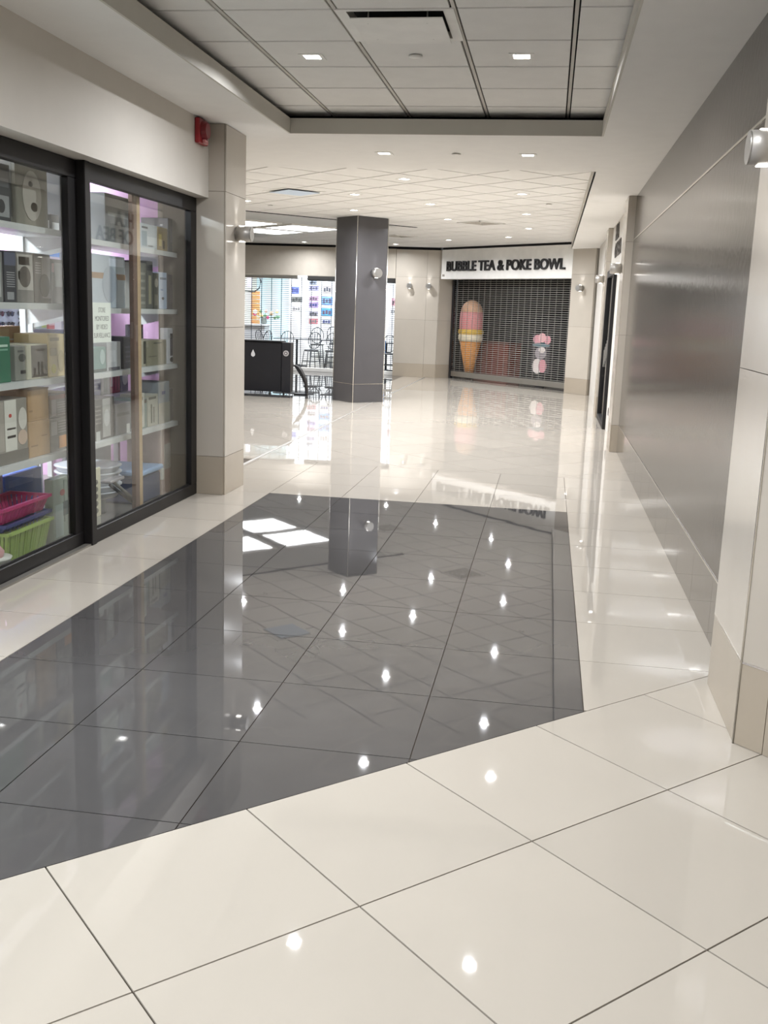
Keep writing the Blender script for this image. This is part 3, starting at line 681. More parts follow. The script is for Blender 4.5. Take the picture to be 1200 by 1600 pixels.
for j in range(22):
    x = -8.9 + j*.247
    if link0 is None: link0 = box('link_chain', x-.007, x+.007, 24.192, 24.208, .1, 2.24, M_ROD2, g2)
    else:
        o = link0.copy(); C.objects.link(o); o.parent = g2; o.location = link0.location + Vector((x+8.9, 0, 0))
box('bottom_bar', -9, -3.64, 24.17, 24.23, .0, .09, M_WPAINT, g2, .006)
box('header_box', -9, -6.02, 24.1, 24.3, 2.18, 2.27, M_ALU, g2, .01); box('header_box', -5.78, -3.64, 24.1, 24.3, 2.16, 2.27, mat('header_dark', (110, 112, 116), .5), g2, .01)
# posters on the cafe wall
PX = [(-6.85, 1.97, .22, .19, (96, 110, 200), 'small blue square poster left of the poster columns'), (-6.8, 1.73, .3, .14, (110, 112, 110), 'grey photo strip under the blue square poster'), (-6.8, 1.48, .24, .12, (206, 204, 206), 'faint pale notice low left of the poster columns'),
      (-6.36, 2.19, .2, .11, (130, 140, 160), 'topmost photo of the left poster column'), (-6.33, 2.04, .27, .12, (150, 150, 190), 'second photo of the left poster column'), (-6.33, 1.77, .26, .13, (170, 140, 170), 'pinkish menu card in the left poster column'), (-6.33, 1.60, .26, .14, (146, 128, 176), 'purple menu card in the left poster column'), (-6.33, 1.37, .24, .12, (130, 126, 140), 'grey menu card in the left poster column'), (-6.33, 1.17, .25, .14, (200, 120, 130), 'red menu card at the foot of the left column'),
      (-5.96, 2.02, .25, .2, (206, 196, 196), 'pale poster at the top of the right column'), (-5.96, 1.72, .3, .22, (110, 150, 210), 'upper blue poster of the right column'), (-5.96, 1.42, .3, .2, (84, 150, 214), 'lower blue poster of the right column'), (-5.96, 1.17, .26, .12, (176, 178, 184), 'grey poster at the foot of the right column'),
      (-4.1, 1.75, .22, .2, (214, 150, 165), 'pink poster seen right of the dark column'), (-4.12, 1.5, .22, .14, (200, 200, 205), 'pale poster under the pink one right of column')]
YP = 27.2
pw_ = box('wall_cafe_partition', -7.02, -2.75, YP+.012, YP+.08, 0, 3.1, mat('cafe_white', (240, 242, 242), .7)); tag(pw_, kind='structure')
for i, (x, z, w_, h_, c_, lb) in enumerate(PX):
    t = empty('poster', (x, YP+.012, z-h_/2), lb, 'poster', 'posters on the cafe wall')
    box('sheet', x-w_/2, x+w_/2, YP, YP+.012, z-h_/2, z+h_/2, mat('poster_%d' % i, c_, .6, var=.25, scale=14), t)
    dkc = tuple(int(v*.55) for v in c_)
    for k in range(3): box('print', x-w_*(.4-.27*k), x-w_*(.4-.27*k)+w_*.2, YP-.004, YP, z-h_*(.32-.08*(k % 2)), z+h_*(.28-.1*((k+i) % 2)), mat('poster_ink_%d' % (i % 6), dkc, .6), t)
# cafe furniture
def cafe_chair(loc, rz, label, tall=0.):
    t = empty('cafe_chair', (0, 0, 0), label, 'chair', 'black metal cafe chairs')
    zs = .46+tall; lathe('seat', [(.18, zs-.02), (.19, zs), (.17, zs+.012)], (0, 0, 0), M_BLACKM, t, 16)
    for sx, sy in ((1, 1), (1, -1), (-1, 1), (-1, -1)): tube('leg', [(sx*.14, sy*.13, zs-.02), (sx*.19, sy*.18, 0)], .011, M_BLACKM, t, 6)
    ring = [(.17*math.cos(a), -.17-.05*(math.sin(a)+1), zs+.24+.21*math.sin(a)) for a in [2*math.pi*i/18 for i in range(19)]]
    b = tube('backrest', ring, .012, M_BLACKM, t, 6)
    for x in (-.07, 0, .07):
        hh = .21*math.sqrt(1-(x/.17)**2); tube('spindle', [(x, -.17-.05*(1-hh/.21), zs+.24-hh), (x, -.17-.05*(1+hh/.21), zs+.24+hh)], .007, M_BLACKM, b, 5)
    tube('stretcher', [(-.17, -.16, zs*.4), (-.17, .16, zs*.4), (.17, .16, zs*.4), (.17, -.16, zs*.4), (-.17, -.16, zs*.4)], .008, M_BLACKM, t, 5)
    t.location = loc; t.rotation_euler = (0, 0, rz); return t
def cafe_table(x, y, label, w_=.9, z=.72):
    t = empty('cafe_table', (x, y, 0), label, 'table', 'black cafe tables')
    box('table_top', x-w_/2, x+w_/2, y-.35, y+.35, z-.03, z, M_BLACKM, t, .006)
    cyl('pedestal', (x, y, .03), (x, y, z-.03), .03, M_BLACKM, t, n=12); box('foot', x-.28, x+.28, y-.03, y+.03, 0, .03, M_BLACKM, t, .005); box('foot', x-.03, x+.03, y-.28, y+.28, 0, .031, M_BLACKM, t, .005)
cafe_table(-6.55, 26.3, 'black cafe table behind the grille, left of the two', 1.1); cafe_table(-5.35, 26.2, 'black cafe table behind the grille, beside the dark column')
cafe_table(-4.1, 25.9, 'black cafe table seen right of the dark column', .7)
cafe_chair((-6.65, 25.45, 0), math.pi, 'black cafe chair in front of the left cafe table')
cafe_chair((-5.95, 25.4, 0), math.pi*.95, 'black cafe chair in front between the two cafe tables')
cafe_chair((-5.4, 25.4, 0), math.pi*1.05, 'black cafe chair in front of the table beside the column')
cafe_chair((-6.15, 26.95, 0), .2, 'tall black cafe chair behind the left cafe table', .1)
cafe_chair((-5.62, 26.85, 0), -.15, 'tall black cafe chair behind the right cafe table', .14)
cafe_chair((-7.35, 26.2, 0), -math.pi/2-.3, 'black cafe chair at the left end of the cafe tables')
cafe_chair((-7.25, 25.3, 0), math.pi*.8, 'black cafe chair nearest the black kiosk top')
cafe_chair((-7.95, 25.5, 0), math.pi*1.1, 'black cafe chair at the far left beside grey counter')
cafe_chair((-3.95, 25.2, 0), math.pi*1.0, 'black cafe chair seen right of the dark column')
t = empty('jacket', (-4.15, 25.55, .5), 'blue cloth hanging by the chair right of the column', 'clothing'); box('cloth', -4.35, -4.05, 25.45, 25.51, .44, .78, mat('blue_cloth', (92, 140, 206), .8), t, .015); box('fold', -4.33, -4.2, 25.43, 25.45, .44, .6, mat('blue_cloth_fold', (80, 124, 190), .8), t, .006)
t = empty('service_counter', (-8.2, 27.0, 0), 'grey service counter at the far left of the cafe', 'counter')
box('body', -8.9, -7.55, 26.7, 27.2, 0, 1.0, mat('counter_grey', (168, 170, 174), .5), t, .006); box('top', -8.95, -7.5, 26.65, 27.25, 1.0, 1.04, mat('counter_top', (196, 198, 200), .35), t, .006)
t = empty('wood_panel', (-7.98, 27.3, 1.05), 'orange wooden slat panel above the grey counter', 'panel')
for k in range(8): box('slat', -8.1, -7.86, 27.27, 27.33, 1.04+.11*k, 1.14+.11*k, mat('orange_wood', (206, 142, 92), .5, var=.15, scale=20), t, .004)
t = empty('flower_vase', (-7.62, 26.9, 1.04), 'small grey vase of mixed flowers on the counter', 'vase')
lathe('vase', [(.05, 0), (.08, .06), (.06, .16), (.075, .2)], (-7.62, 26.9, 1.04), mat('vase_grey', (120, 128, 124), .4), t)
fl = [(178, 70, 110), (236, 226, 200), (226, 190, 150), (90, 120, 80), (236, 216, 150), (110, 150, 120), (230, 170, 160)]
for k in range(13):
    a = k*2.4; x, z = -7.62+.055*(k-5)*1.05, 1.3+.09*math.sin(a); y = 26.9+.1*math.cos(a)
    bm = bmesh.new(); bmesh.ops.create_icosphere(bm, subdivisions=1, radius=.055+.012*math.sin(k*1.7), matrix=Matrix.Translation((x, y, z)))
    f_ = from_bm('flower', bm, mat('flower_%d' % (k % 7), fl[k % 7], .7), t); tube('stem', [(-7.62, 26.9, 1.2), (x, y, z)], .006, mat('stem_green', (80, 110, 70), .7), f_, 5)
t = empty('menu_frame', (-7.75, 26.4, 2.1), 'black rounded loop frame hanging at upper left of the cafe', 'frame')
tube('loop', [(-8.05, 26.4, 2.4), (-8.05, 26.4, 1.9), (-7.75, 26.4, 1.88), (-7.62, 26.4, 1.98), (-7.58, 26.4, 2.15), (-7.65, 26.4, 2.4)], .018, M_BLACKM, t)
box('card', -7.95, -7.82, 26.39, 26.41, 1.98, 2.38, mat('card_lilac', (196, 188, 204), .6), t); tube('hanger', [(-7.85, 26.4, 2.4), (-7.85, 26.4, 3.1)], .006, M_BLACKM, t)

# ------------------------------------------------------------------ black kiosk in the lobby
t = empty('kiosk_counter', (-4.9, 17.6, 0), 'black laminate counter on castors beside the beige column', 'counter')
box('body', -5.75, -4.61, 17.42, 17.66, .035, .9, M_BLACK, t, .01); box('side_panel', -4.606, -4.445, 17.40, 17.62, .03, .905, mat('black_panel', (40, 40, 44), .3), t, .008)
box('top', -5.78, -4.60, 17.39, 17.68, .9, .925, M_BLACKM, t, .006)
for x in (-5.5, -4.85, -4.6): 
    c_ = cyl('castor', (x, 17.5, .018), (x+.03, 17.5, .018), .018, M_ALU, t, n=12)
bm = bmesh.new()
dr = [(-5.127, .63), (-5.095, .65), (-5.09, .68), (-5.105, .715), (-5.127, .76), (-5.149, .715), (-5.164, .68), (-5.159, .65)]
A = [bm.verts.new((x, 17.415, z)) for x, z in dr]; B = [bm.verts.new((x, 17.421, z)) for x, z in dr]
for i in range(8): bm.faces.new((A[i], A[(i+1) % 8], B[(i+1) % 8], B[i]))
bm.faces.new(A); bm.faces.new(B); from_bm('white_drop', bm, mat('drop_white', (225, 225, 225), .4), t)  # flat white drop shape on the front of the body
o = cyl('round_badge', (-4.525, 17.388, .715), (-4.525, 17.401, .715), .05, mat('badge_grey', (190, 186, 184), .4), t, n=20)
cyl('badge_ring', (-4.525, 17.384, .715), (-4.525, 17.388, .715), .032, mat('badge_dark', (110, 106, 106), .4), o, n=20); cyl('badge_dot', (-4.525, 17.381, .715), (-4.525, 17.384, .715), .014, mat('badge_light', (220, 216, 214), .4), o, n=12)
t = empty('ramp_guard', (-4.28, 17.55, 0), 'curved black strap arching down beside the black counter', 'guard')
arc = [(-4.385, .52), (-4.32, .49), (-4.27, .43), (-4.22, .34), (-4.18, .23), (-4.165, .12), (-4.16, .02)]
bm = bmesh.new(); th = [.02, .05, .06, .05, .035, .03, .03]
Q = []
for (x, z), w_ in zip(arc, th): Q.append([bm.verts.new(v) for v in ((x, 17.45, z), (x-w_*.7, 17.45, z-w_*.7), (x-w_*.7, 17.6, z-w_*.7), (x, 17.6, z))])
for a, b in zip(Q, Q[1:]):
    for i in range(4): bm.faces.new((a[i], a[(i+1) % 4], b[(i+1) % 4], b[i]))
bm.faces.new(Q[0]); bm.faces.new(Q[-1][::-1]); from_bm('strap', bm, M_BLACKM, t)
box('foot_plate', -4.39, -4.15, 17.45, 17.6, 0, .02, M_BLACKM, t, .004)
# ------------------------------------------------------------------ gift shop: shelving behind the window
def shelving(x0, x1, y0, y1, tops, label):
    t = empty('shelf_unit', ((x0+x1)/2, (y0+y1)/2, 0), label, 'shelf')
    for z in tops:
        b = box('shelf_board', x0, x1, y0, y1, z-.022, z, M_SHELF, t, .002)
        box('front_lip', x1, x1+.006, y0, y1, z-.035, z, M_SHELF, b)
        for y in (y0+.01, y1-.012):
            bm = bmesh.new(); A = [bm.verts.new((x, y, zz)) for x, zz in ((x0, z-.022), (x1-.02, z-.022), (x1-.03, z-.05), (x0, z-.14))]; B = [bm.verts.new((v.co.x, y+.004, v.co.z)) for v in A]
            for i in range(4): bm.faces.new((A[i], A[(i+1) % 4], B[(i+1) % 4], B[i]))
            bm.faces.new(A); bm.faces.new(B); from_bm('bracket', bm, M_SHELF, b)
    for y in (y0, y1-.03): box('upright', x0-.04, x0, y, y+.03, 0, 2.25, M_SHELF, t)
    return t
shelving(-3.30, -2.90, 3.6, 6.14, (1.90, 1.475, 1.04, .585), 'white shelf unit behind the left window pane')
shelving(-3.30, -2.90, 6.20, 7.93, (1.885, 1.455, 1.035, .58), 'white shelf unit behind the right sliding pane')
shelving(-4.15, -3.80, 6.6, 8.08, (1.82, 1.20, .76), 'rear white shelf unit deeper in the gift shop')
_pc = {}
def pmat(c, r=.45):
    c = tuple(c)
    return mat('print_%d_%d_%d' % c, c, r, var=.05, scale=12)
def product(name, label, cat, y0, y1, z0, z1, c, prints=(), depth=.22, xf=-2.935, group='boxed goods on the shop shelves', tilt=0):
    t = empty(name, (xf-depth/2, (y0+y1)/2, z0), label, cat, group)
    body = box('carton', xf-depth, xf, y0+.003, y1-.003, z0, z1, pmat(c), t, .003)
    for f, u0, u1, v0, v1, pc in prints:
        za, zb = z0+(z1-z0)*v0, z0+(z1-z0)*v1
        if f == 'F': box('print', xf-.0005, xf+.0012, y0+(y1-y0)*u0, y0+(y1-y0)*u1, za, zb, pmat(pc), t)
        elif f == 'S': box('print', xf-depth+depth*u0, xf-depth+depth*u1, y0+.0018, y0+.0035, za, zb, pmat(pc), t)
        elif f in 'OP':    # round print on front / on side
            bm = bmesh.new(); n = 18
            if f == 'O':
                cy_, cz_ = y0+(y1-y0)*(u0+u1)/2, (za+zb)/2; ry, rz = (y1-y0)*(u1-u0)/2, (zb-za)/2
                A = [bm.verts.new((xf+.001, cy_+ry*math.cos(6.283*i/n), cz_+rz*math.sin(6.283*i/n))) for i in range(n)]; dv = Vector((.0015, 0, 0))
            else:
                cx_, cz_ = xf-depth+depth*(u0+u1)/2, (za+zb)/2; ry, rz = depth*(u1-u0)/2, (zb-za)/2
                A = [bm.verts.new((cx_+ry*math.cos(6.283*i/n), y0+.0015, cz_+rz*math.sin(6.283*i/n))) for i in range(n)]; dv = Vector((0, -.0015, 0))
            B = [bm.verts.new(v.co+dv) for v in A]
            for i in range(n): bm.faces.new((A[i], A[(i+1) % n], B[(i+1) % n], B[i]))
            bm.faces.new(A[::-1]); bm.faces.new(B); from_bm('print', bm, pmat(pc), t)
    return t
W_, K_, G_ = (222, 222, 224), (44, 42, 44), (120, 116, 112)
lines = lambda f, u0, u1, v0, v1, n, c: [(f, u0, u1, v0+(v1-v0)*i/n, v0+(v1-v0)*(i+.35)/n, c) for i in range(n)]
# left pane, top shelf
z = 1.901
product('appliance_box', 'dark appliance box at the left edge of the top shelf', 'box', 4.9, 5.32, z, 2.2, (62, 62, 64), [('F', .55, .95, .08, .45, (150, 150, 150)), ('O', .66, .84, .14, .38, K_), ('F', .5, .95, .6, .75, (96, 96, 98))])
product('mask_box', 'grey box with a pale oval mask face on top shelf', 'box', 5.37, 5.74, z, 2.27, (126, 122, 110), [('O', .2, .78, .08, .82, (168, 162, 152)), ('O', .38, .52, .58, .66, K_), ('O', .44, .66, .22, .36, (84, 80, 78)), ('F', .06, .94, .86, .93, (150, 150, 146)), ('S', .1, .9, .1, .9, (96, 94, 88))])
product('small_box', 'small grey box with white label on the top shelf', 'box', 5.77, 5.88, z, z+.09, (112, 110, 112), [('F', .15, .9, .05, .5, W_), ('S', .2, .9, .1, .6, W_)], .12)
product('slim_box', 'slim dark grey box at the right end of top shelf', 'box', 5.90, 6.05, z, 2.24, (112, 111, 114), lines('F', .15, .6, .15, .9, 9, (168, 168, 168)) + [('O', .55, .95, .45, .6, K_)])
# left pane, second shelf
z = 1.476
product('appliance_box', 'pale grey appliance box at the far left of second shelf', 'box', 4.95, 5.21, z, 1.74, (120, 120, 118), [('F', .3, .9, .1, .8, (170, 170, 166)), ('O', .4, .85, .3, .75, (92, 92, 90))])
product('speaker_box', 'narrow black box with white text lines on second shelf', 'box', 5.22, 5.35, z, 1.75, (50, 52, 60), lines('F', .2, .85, .3, .62, 7, (160, 160, 162)) + [('F', .2, .75, .05, .2, (150, 150, 152)), ('F', .05, .95, .72, .97, (84, 88, 108))])
product('coffee_maker_box', 'grey box picturing a dark coffee maker on second shelf', 'box', 5.35, 5.545, z, 1.755, (124, 120, 116), [('F', .06, .94, .25, .95, (176, 170, 162)), ('O', .15, .8, .3, .72, (74, 68, 62)), ('F', .15, .75, .74, .9, (58, 56, 58)), ('F', .1, .35, .45, .62, (206, 200, 190))])
product('kettle_box', 'brownish box picturing a curved kettle on second shelf', 'box', 5.55, 5.75, z, 1.755, (98, 92, 88), [('F', .45, .97, .1, .95, (146, 140, 136)), ('O', .3, .9, .12, .6, (82, 76, 72)), ('F', .5, .7, .42, .5, (200, 190, 178))] + lines('F', .08, .4, .6, .85, 5, (150, 146, 142)))
product('grey_box', 'plain grey box right of the kettle box on second shelf', 'box', 5.755, 5.93, z, 1.735, (124, 118, 114), [('F', .25, .9, .38, .92, (150, 146, 142)), ('F', .05, .2, .7, .9, (190, 150, 150))])
product('dark_box', 'dark brown box against the frame on second shelf', 'box', 5.94, 6.08, z, 1.73, (66, 60, 60), [('F', .2, .8, .5, .8, (100, 92, 90))])
# left pane, third shelf
z = 1.041
product('green_box', 'solid green box at the left of third shelf', 'box', 4.95, 5.26, z, 1.29, (40, 110, 82), [('F', .45, .9, .78, .83, (190, 214, 196)), ('F', .3, .9, .70, .74, (120, 170, 146))])
product('speaker_box', 'grey box with a round speaker picture on third shelf', 'box', 5.30, 5.425, z, 1.235, (134, 134, 126), [('O', .35, .95, .55, .78, (74, 76, 72)), ('F', .5, .95, .2, .3, K_), ('F', .3, .8, .82, .88, (96, 96, 92))])
product('mill_set_box', 'pale box with dark picture of two mills on third shelf', 'box', 5.43, 5.685, z, 1.24, (192, 188, 168), [('F', .22, .97, .05, .97, (104, 100, 96)), ('F', .5, .6, .12, .5, (206, 200, 186)), ('F', .64, .76, .12, .5, (200, 192, 178)), ('F', .3, .42, .14, .32, (210, 206, 198)), ('F', .86, .94, .2, .45, (150, 156, 150)), ('F', .24, .97, .05, .13, (198, 190, 164)), ('F', .45, .85, .8, .86, (170, 168, 162))])
product('tan_box', 'tan carton standing behind the mill set box', 'box', 5.45, 5.8, z, 1.335, (196, 158, 112), [('F', .05, .6, .8, .95, (206, 176, 130)), ('F', .1, .95, .72, .75, (226, 216, 200))], .06, -3.165)
product('cream_box', 'cream box with yellow pictures on third shelf', 'box', 5.69, 5.925, z, 1.295, (214, 192, 142), [('F', .1, .45, .5, .68, (170, 150, 112)), ('F', .12, .6, .84, .92, (160, 140, 104)), ('O', .15, .4, .08, .3, (206, 190, 70)), ('O', .5, .85, .1, .62, (190, 170, 124))])
product('blue_box', 'blue patterned box against the frame on third shelf', 'box', 5.93, 6.08, z, 1.315, (92, 104, 158), [('F', .1, .5, .3, .9, (150, 164, 206)), ('F', .05, .95, .05, .14, (216, 216, 222)), ('F', .6, .9, .3, .8, (70, 72, 130))])
# left pane, fourth shelf
z = .586
product('kettle_box', 'big white and grey kettle box at left of bottom shelf', 'box', 4.9, 5.42, z, .945, (150, 144, 134), [('F', .52, .76, .2, .99, (224, 220, 210)), ('F', 0, .5, .22, .97, (168, 160, 150)), ('O', .8, .98, .5, .85, (220, 214, 204)), ('O', .78, .98, .26, .5, (206, 180, 160)), ('O', .6, .66, .72, .78, (190, 60, 50)), ('F', 0, 1, 0, .19, (112, 106, 98)), ('F', .56, .74, .4, .44, G_), ('F', .56, .74, .53, .56, G_)], .3)
product('brown_carton', 'plain brown carton, lower one of the stacked pair', 'carton', 5.43, 5.685, z, .795, (186, 152, 114), [('F', .1, .4, .3, .34, (150, 118, 84)), ('F', .6, .85, .55, .58, (150, 118, 84))], .3)
product('brown_carton', 'plain brown carton, upper one of the stacked pair', 'carton', 5.43, 5.68, .796, .985, (180, 146, 108), [('F', .05, .2, .3, .36, (150, 118, 84)), ('F', .0, 1, .96, 1, (150, 118, 90))], .3)
product('shoe_box', 'grey box with orange shoe picture, lower of two', 'box', 5.69, 5.905, z, .79, (124, 116, 108), [('F', .5, .95, .08, .45, (222, 156, 96)), ('F', .05, .4, .5, .9, (160, 152, 146))] + lines('F', .45, .95, .55, .95, 5, (160, 152, 144)))
product('grey_box', 'grey lined box on top of the shoe picture box', 'box', 5.69, 5.905, .791, .93, (116, 106, 100), [('F', .1, .35, .1, .8, (150, 136, 130)), ('F', 0, 1, .82, 1, (132, 96, 88))] + lines('F', .45, .95, .1, .75, 6, (150, 142, 136)))
product('poster_box', 'tall cream box with black leaf pattern against frame', 'box', 5.91, 6.07, z, .93, (196, 180, 150), [('O', .3, .6, .5, .75, K_), ('F', .45, .9, .2, .5, K_), ('F', .1, .45, .25, .5, (206, 120, 60)), ('F', .1, .9, .86, .94, (110, 96, 84)), ('S', .1, .9, .1, .9, (184, 150, 110))])
# left pane, floor level
product('blue_box', 'large bright blue box with white lines on shop floor', 'box', 5.625, 6.09, 0, .43, (66, 110, 190), lines('F', .12, .5, .35, .75, 3, (190, 206, 236)) + [('F', .1, .75, .82, .92, (120, 150, 214)), ('S', .0, 1, .0, 1, (56, 94, 172))], .42, -3.21)
product('pale_green_box', 'pale green grey box with vegetable picture beside baskets', 'box', 5.73, 5.98, 0, .41, (150, 160, 144), [('F', .1, .5, .1, .6, (170, 184, 176)), ('O', .35, .6, .72, .82, (150, 70, 60)), ('F', .55, .6, .3, .95, (110, 120, 106)), ('F', .5, .95, .4, .62, (84, 96, 92))], .06, -2.95)
def basket(name, label, y0, y1, z0, z1, c, xf=-2.93, depth=.25, n=18):
    t = empty(name, (xf-depth/2, (y0+y1)/2, z0), label, 'basket', 'plastic baskets in the shop window'); m = pmat(c, .35); tp = .03
    box('base', xf-depth+tp, xf-tp, y0+tp, y1-tp, z0, z0+.012, m, t)
    bm = bmesh.new()
    for a in ((xf-depth-.012, xf+.012, y0-.012, y0+.006), (xf-depth-.012, xf+.012, y1-.006, y1+.012), (xf-depth-.012, xf-depth+.006, y0, y1), (xf-.006, xf+.012, y0, y1)): bm_box(bm, *a, z1-.018, z1)
    from_bm('rim', bm, m, t)
    for (ax, ay, bx_, by_) in ((xf, y0, xf, y1), (xf-depth, y0, xf-depth, y1), (xf-depth, y0, xf, y0), (xf-depth, y1, xf, y1)):
        k = n if ax == bx_ else int(n*.65); bm = bmesh.new(); cx_, cy_ = xf-depth/2, (y0+y1)/2
        for i in range(k):
            f0, f1 = (i+.12)/k, (i+.88)/k
            pts = [(ax+(bx_-ax)*f, ay+(by_-ay)*f) for f in (f0, f1)]
            sh_ = lambda p: (p[0]+(tp if p[0] < cx_ else -tp)*(1 if ax == bx_ else (1-2*abs((p[0]-cx_)/depth))*0+abs(2*(p[0]-cx_)/depth)), p[1]+(tp if p[1] < cy_ else -tp)*(1 if ay == by_ else abs(2*(p[1]-cy_)/(y1-y0))))
            lo = [sh_(p) for p in pts]; bm.faces.new([bm.verts.new((*lo[0], z0)), bm.verts.new((*lo[1], z0)), bm.verts.new((*pts[1], z1-.01)), bm.verts.new((*pts[0], z1-.01))])
        s_ = from_bm('slatted_side', bm, m, t); s_['kind'] = 'stuff'; md = s_.modifiers.new('thick', 'SOLIDIFY'); md.thickness = .003
basket('plastic_basket', 'lime green slatted plastic basket at the bottom of window', 5.15, 5.66,   .015, .198, (158, 186, 84))
basket('plastic_basket', 'dark blue plastic basket between the lime and magenta ones', 5.12, 5.64, .20, .249, (58, 66, 120), n=10)
basket('plastic_basket', 'magenta plastic basket on top of the basket pile', 5.10, 5.64, .251, .345, (190, 46, 110), n=12)
t = empty('mixing_bowl', (-2.925, 4.96, 0), 'white bowl with pink rim at the left edge of window', 'bowl')
lathe('bowl', [(.05, .0), (.08, .03), (.105, .1), (.11, .11)], (-2.925, 4.96, 0.), pmat((206, 204, 196)), t); lathe('pink_ball', [(.03, .09), (.06, .1), (.07, .14), (.04, .18), (.01, .19)], (-2.925, 4.96, 0), pmat((200, 150, 150)), t)
t = empty('book_stack', (-3.3, 5.47, 0), 'row of thin striped books left of the blue box', 'books')
for k in range(9): box('book', -3.38, -3.21, 5.34+.03*k, 5.365+.03*k, .1, .48-.01*(k % 3), pmat([(196, 196, 206), (60, 60, 74), (180, 172, 190), (220, 220, 226)][k % 4]), t)
box('stand', -3.39, -3.205, 5.33, 5.61, 0, .1, M_BLACK, t)
# rear rack seen between the shelves
def soft(name, label, cat, y0, y1, z0, z1, c, xf=-3.83, depth=.14, prints=()): return product(name, label, cat, y0, y1, z0, z1, c, prints, depth, xf, 'goods on the rear rack')
z = 1.821
soft('blue_pack', 'sky blue pack on the rear rack below the top shelf', 'pack', 7.32, 7.69, z, 1.98, (92, 178, 222), prints=[('F', .55, .95, .1, .7, (70, 156, 210)), ('F', .1, .4, .2, .8, (150, 210, 238))])
soft('pink_pack', 'pink white striped pack left of the sky blue one', 'pack', 7.19, 7.31, z, 1.97, (224, 210, 220), prints=[('F', .2, .4, .1, .9, (236, 226, 232))])
soft('red_white_pack', 'white pack with a red patch right of sky blue one', 'pack', 7.70, 7.98, z, 1.98, (226, 228, 236), prints=[('F', .5, .85, .1, .8, (222, 120, 110)), ('O', .12, .35, .4, .85, (120, 120, 150))])
z = 1.201
soft('green_bottle_pack', 'lime topped bottle on the rear rack second level', 'bottle', 7.30, 7.42, z, 1.41, (176, 196, 190), prints=[('F', .3, .9, .4, .9, (196, 222, 120))], depth=.1)
soft('red_can', 'red tin with white bands on the rear rack', 'tin', 7.44, 7.55, z, 1.4, (214, 90, 96), prints=[('F', .1, .9, .2, .35, (236, 200, 200)), ('F', .1, .9, .5, .6, (236, 200, 200))], depth=.1)
soft('paper_pack', 'white paper pack at the right of the rear rack', 'pack', 7.66, 7.99, z, 1.43, (214, 226, 232), prints=[('F', .1, .6, .1, .4, (190, 210, 214))])
z = .761
soft('white_pouch', 'white folded pouches on the rear rack low level', 'pack', 7.03, 7.38, z, .88, (226, 230, 238), prints=[('F', .1, .5, .2, .6, (200, 206, 222))])
soft('paper_roll', 'pale paper rolls on the rear rack low level', 'pack', 7.40, 7.62, z, .91, (206, 204, 218), prints=lines('F', .1, .9, .1, .9, 3, (232, 232, 240)))
soft('white_box', 'white box at the right of rear rack low level', 'box', 7.64, 7.99, z, .9, (206, 208, 224), prints=[('F', .1, .3, .1, .9, (150, 160, 190))])
soft('navy_box', 'navy box at the left of rear rack low level', 'box', 6.85, 7.02, z, .9, (76, 84, 124), prints=[('F', .2, .6, .2, .8, (140, 148, 190))])
# sunglasses stand
t = empty('sunglasses_stand', (-3.86, 7.0, 1.2), 'white display board for sunglasses with a dotted post', 'display')
box('board', -3.88, -3.87, 6.72, 7.27, 1.201, 1.5, pmat((214, 220, 236)), t)
for k in range(11):
    bm = bmesh.new(); bmesh.ops.create_icosphere(bm, subdivisions=1, radius=.0085, matrix=Matrix.Translation((-3.865, 7.07, 1.22+.026*k))); from_bm('bead', bm, M_GASKET, t)
for r_ in range(4):
    for c_ in range(3):
        y, zz = 6.80+.135*c_ + (.03 if c_ == 2 else 0), 1.46-.075*r_
        s_ = empty('sunglasses', (-3.87, y, zz-.02), 'dark sunglasses, row %s from top, %s on the white board' % (('one', 'two', 'three', 'four')[r_], ('left', 'middle', 'right')[c_]), 'sunglasses', 'sunglasses on the display board')
        for q_ in (-.026, .026):
            bm = bmesh.new(); bmesh.ops.create_uvsphere(bm, u_segments=10, v_segments=6, radius=1, matrix=Matrix.Translation((-3.86, y+q_, zz)) @ Matrix.Diagonal((.006, .024, .019, 1)))
            from_bm('lens', bm, pmat([(40, 40, 52), (84, 40, 60), (46, 56, 84), (60, 60, 64)][(r_+c_) % 4], .15), s_)
        box('bridge', -3.862, -3.857, y-.055, y+.055, zz+.006, zz+.013, M_GASKET, s_)
# right pane, top shelf
z = 1.886
product('storage_box', 'tall smoky grey box left on the right pane top shelf', 'box', 6.52, 6.93, z, 2.2, (112, 114, 116), [('F', .1, .9, .55, .62, (150, 152, 154)), ('F', .2, .8, .1, .4, (90, 92, 94))])
product('calendar_box', 'white box printed with a grid beside the post', 'box', 7.12, 7.43, z, 2.06, (204, 210, 214), [('F', .05, .4, .8, .88, (90, 90, 96)), ('F', .35, .95, .1, .5, (226, 230, 232)), ('F', .05, .35, .1, .7, (150, 166, 176)), ('F', .4, .7, .1, .15, (90, 90, 96))])
product('tan_box', 'tan box with dark figures right of the white grid box', 'box', 7.43, 7.64, z, 2.06, (160, 140, 104), [('F', .15, .4, .2, .7, (206, 186, 120)), ('F', .5, .7, .1, .45, (84, 72, 56))])
product('grey_box', 'dark grey box at the end of right top shelf', 'box', 7.65, 7.9, z, 2.14, (92, 88, 90), [('F', .2, .8, .3, .8, (120, 112, 116))])
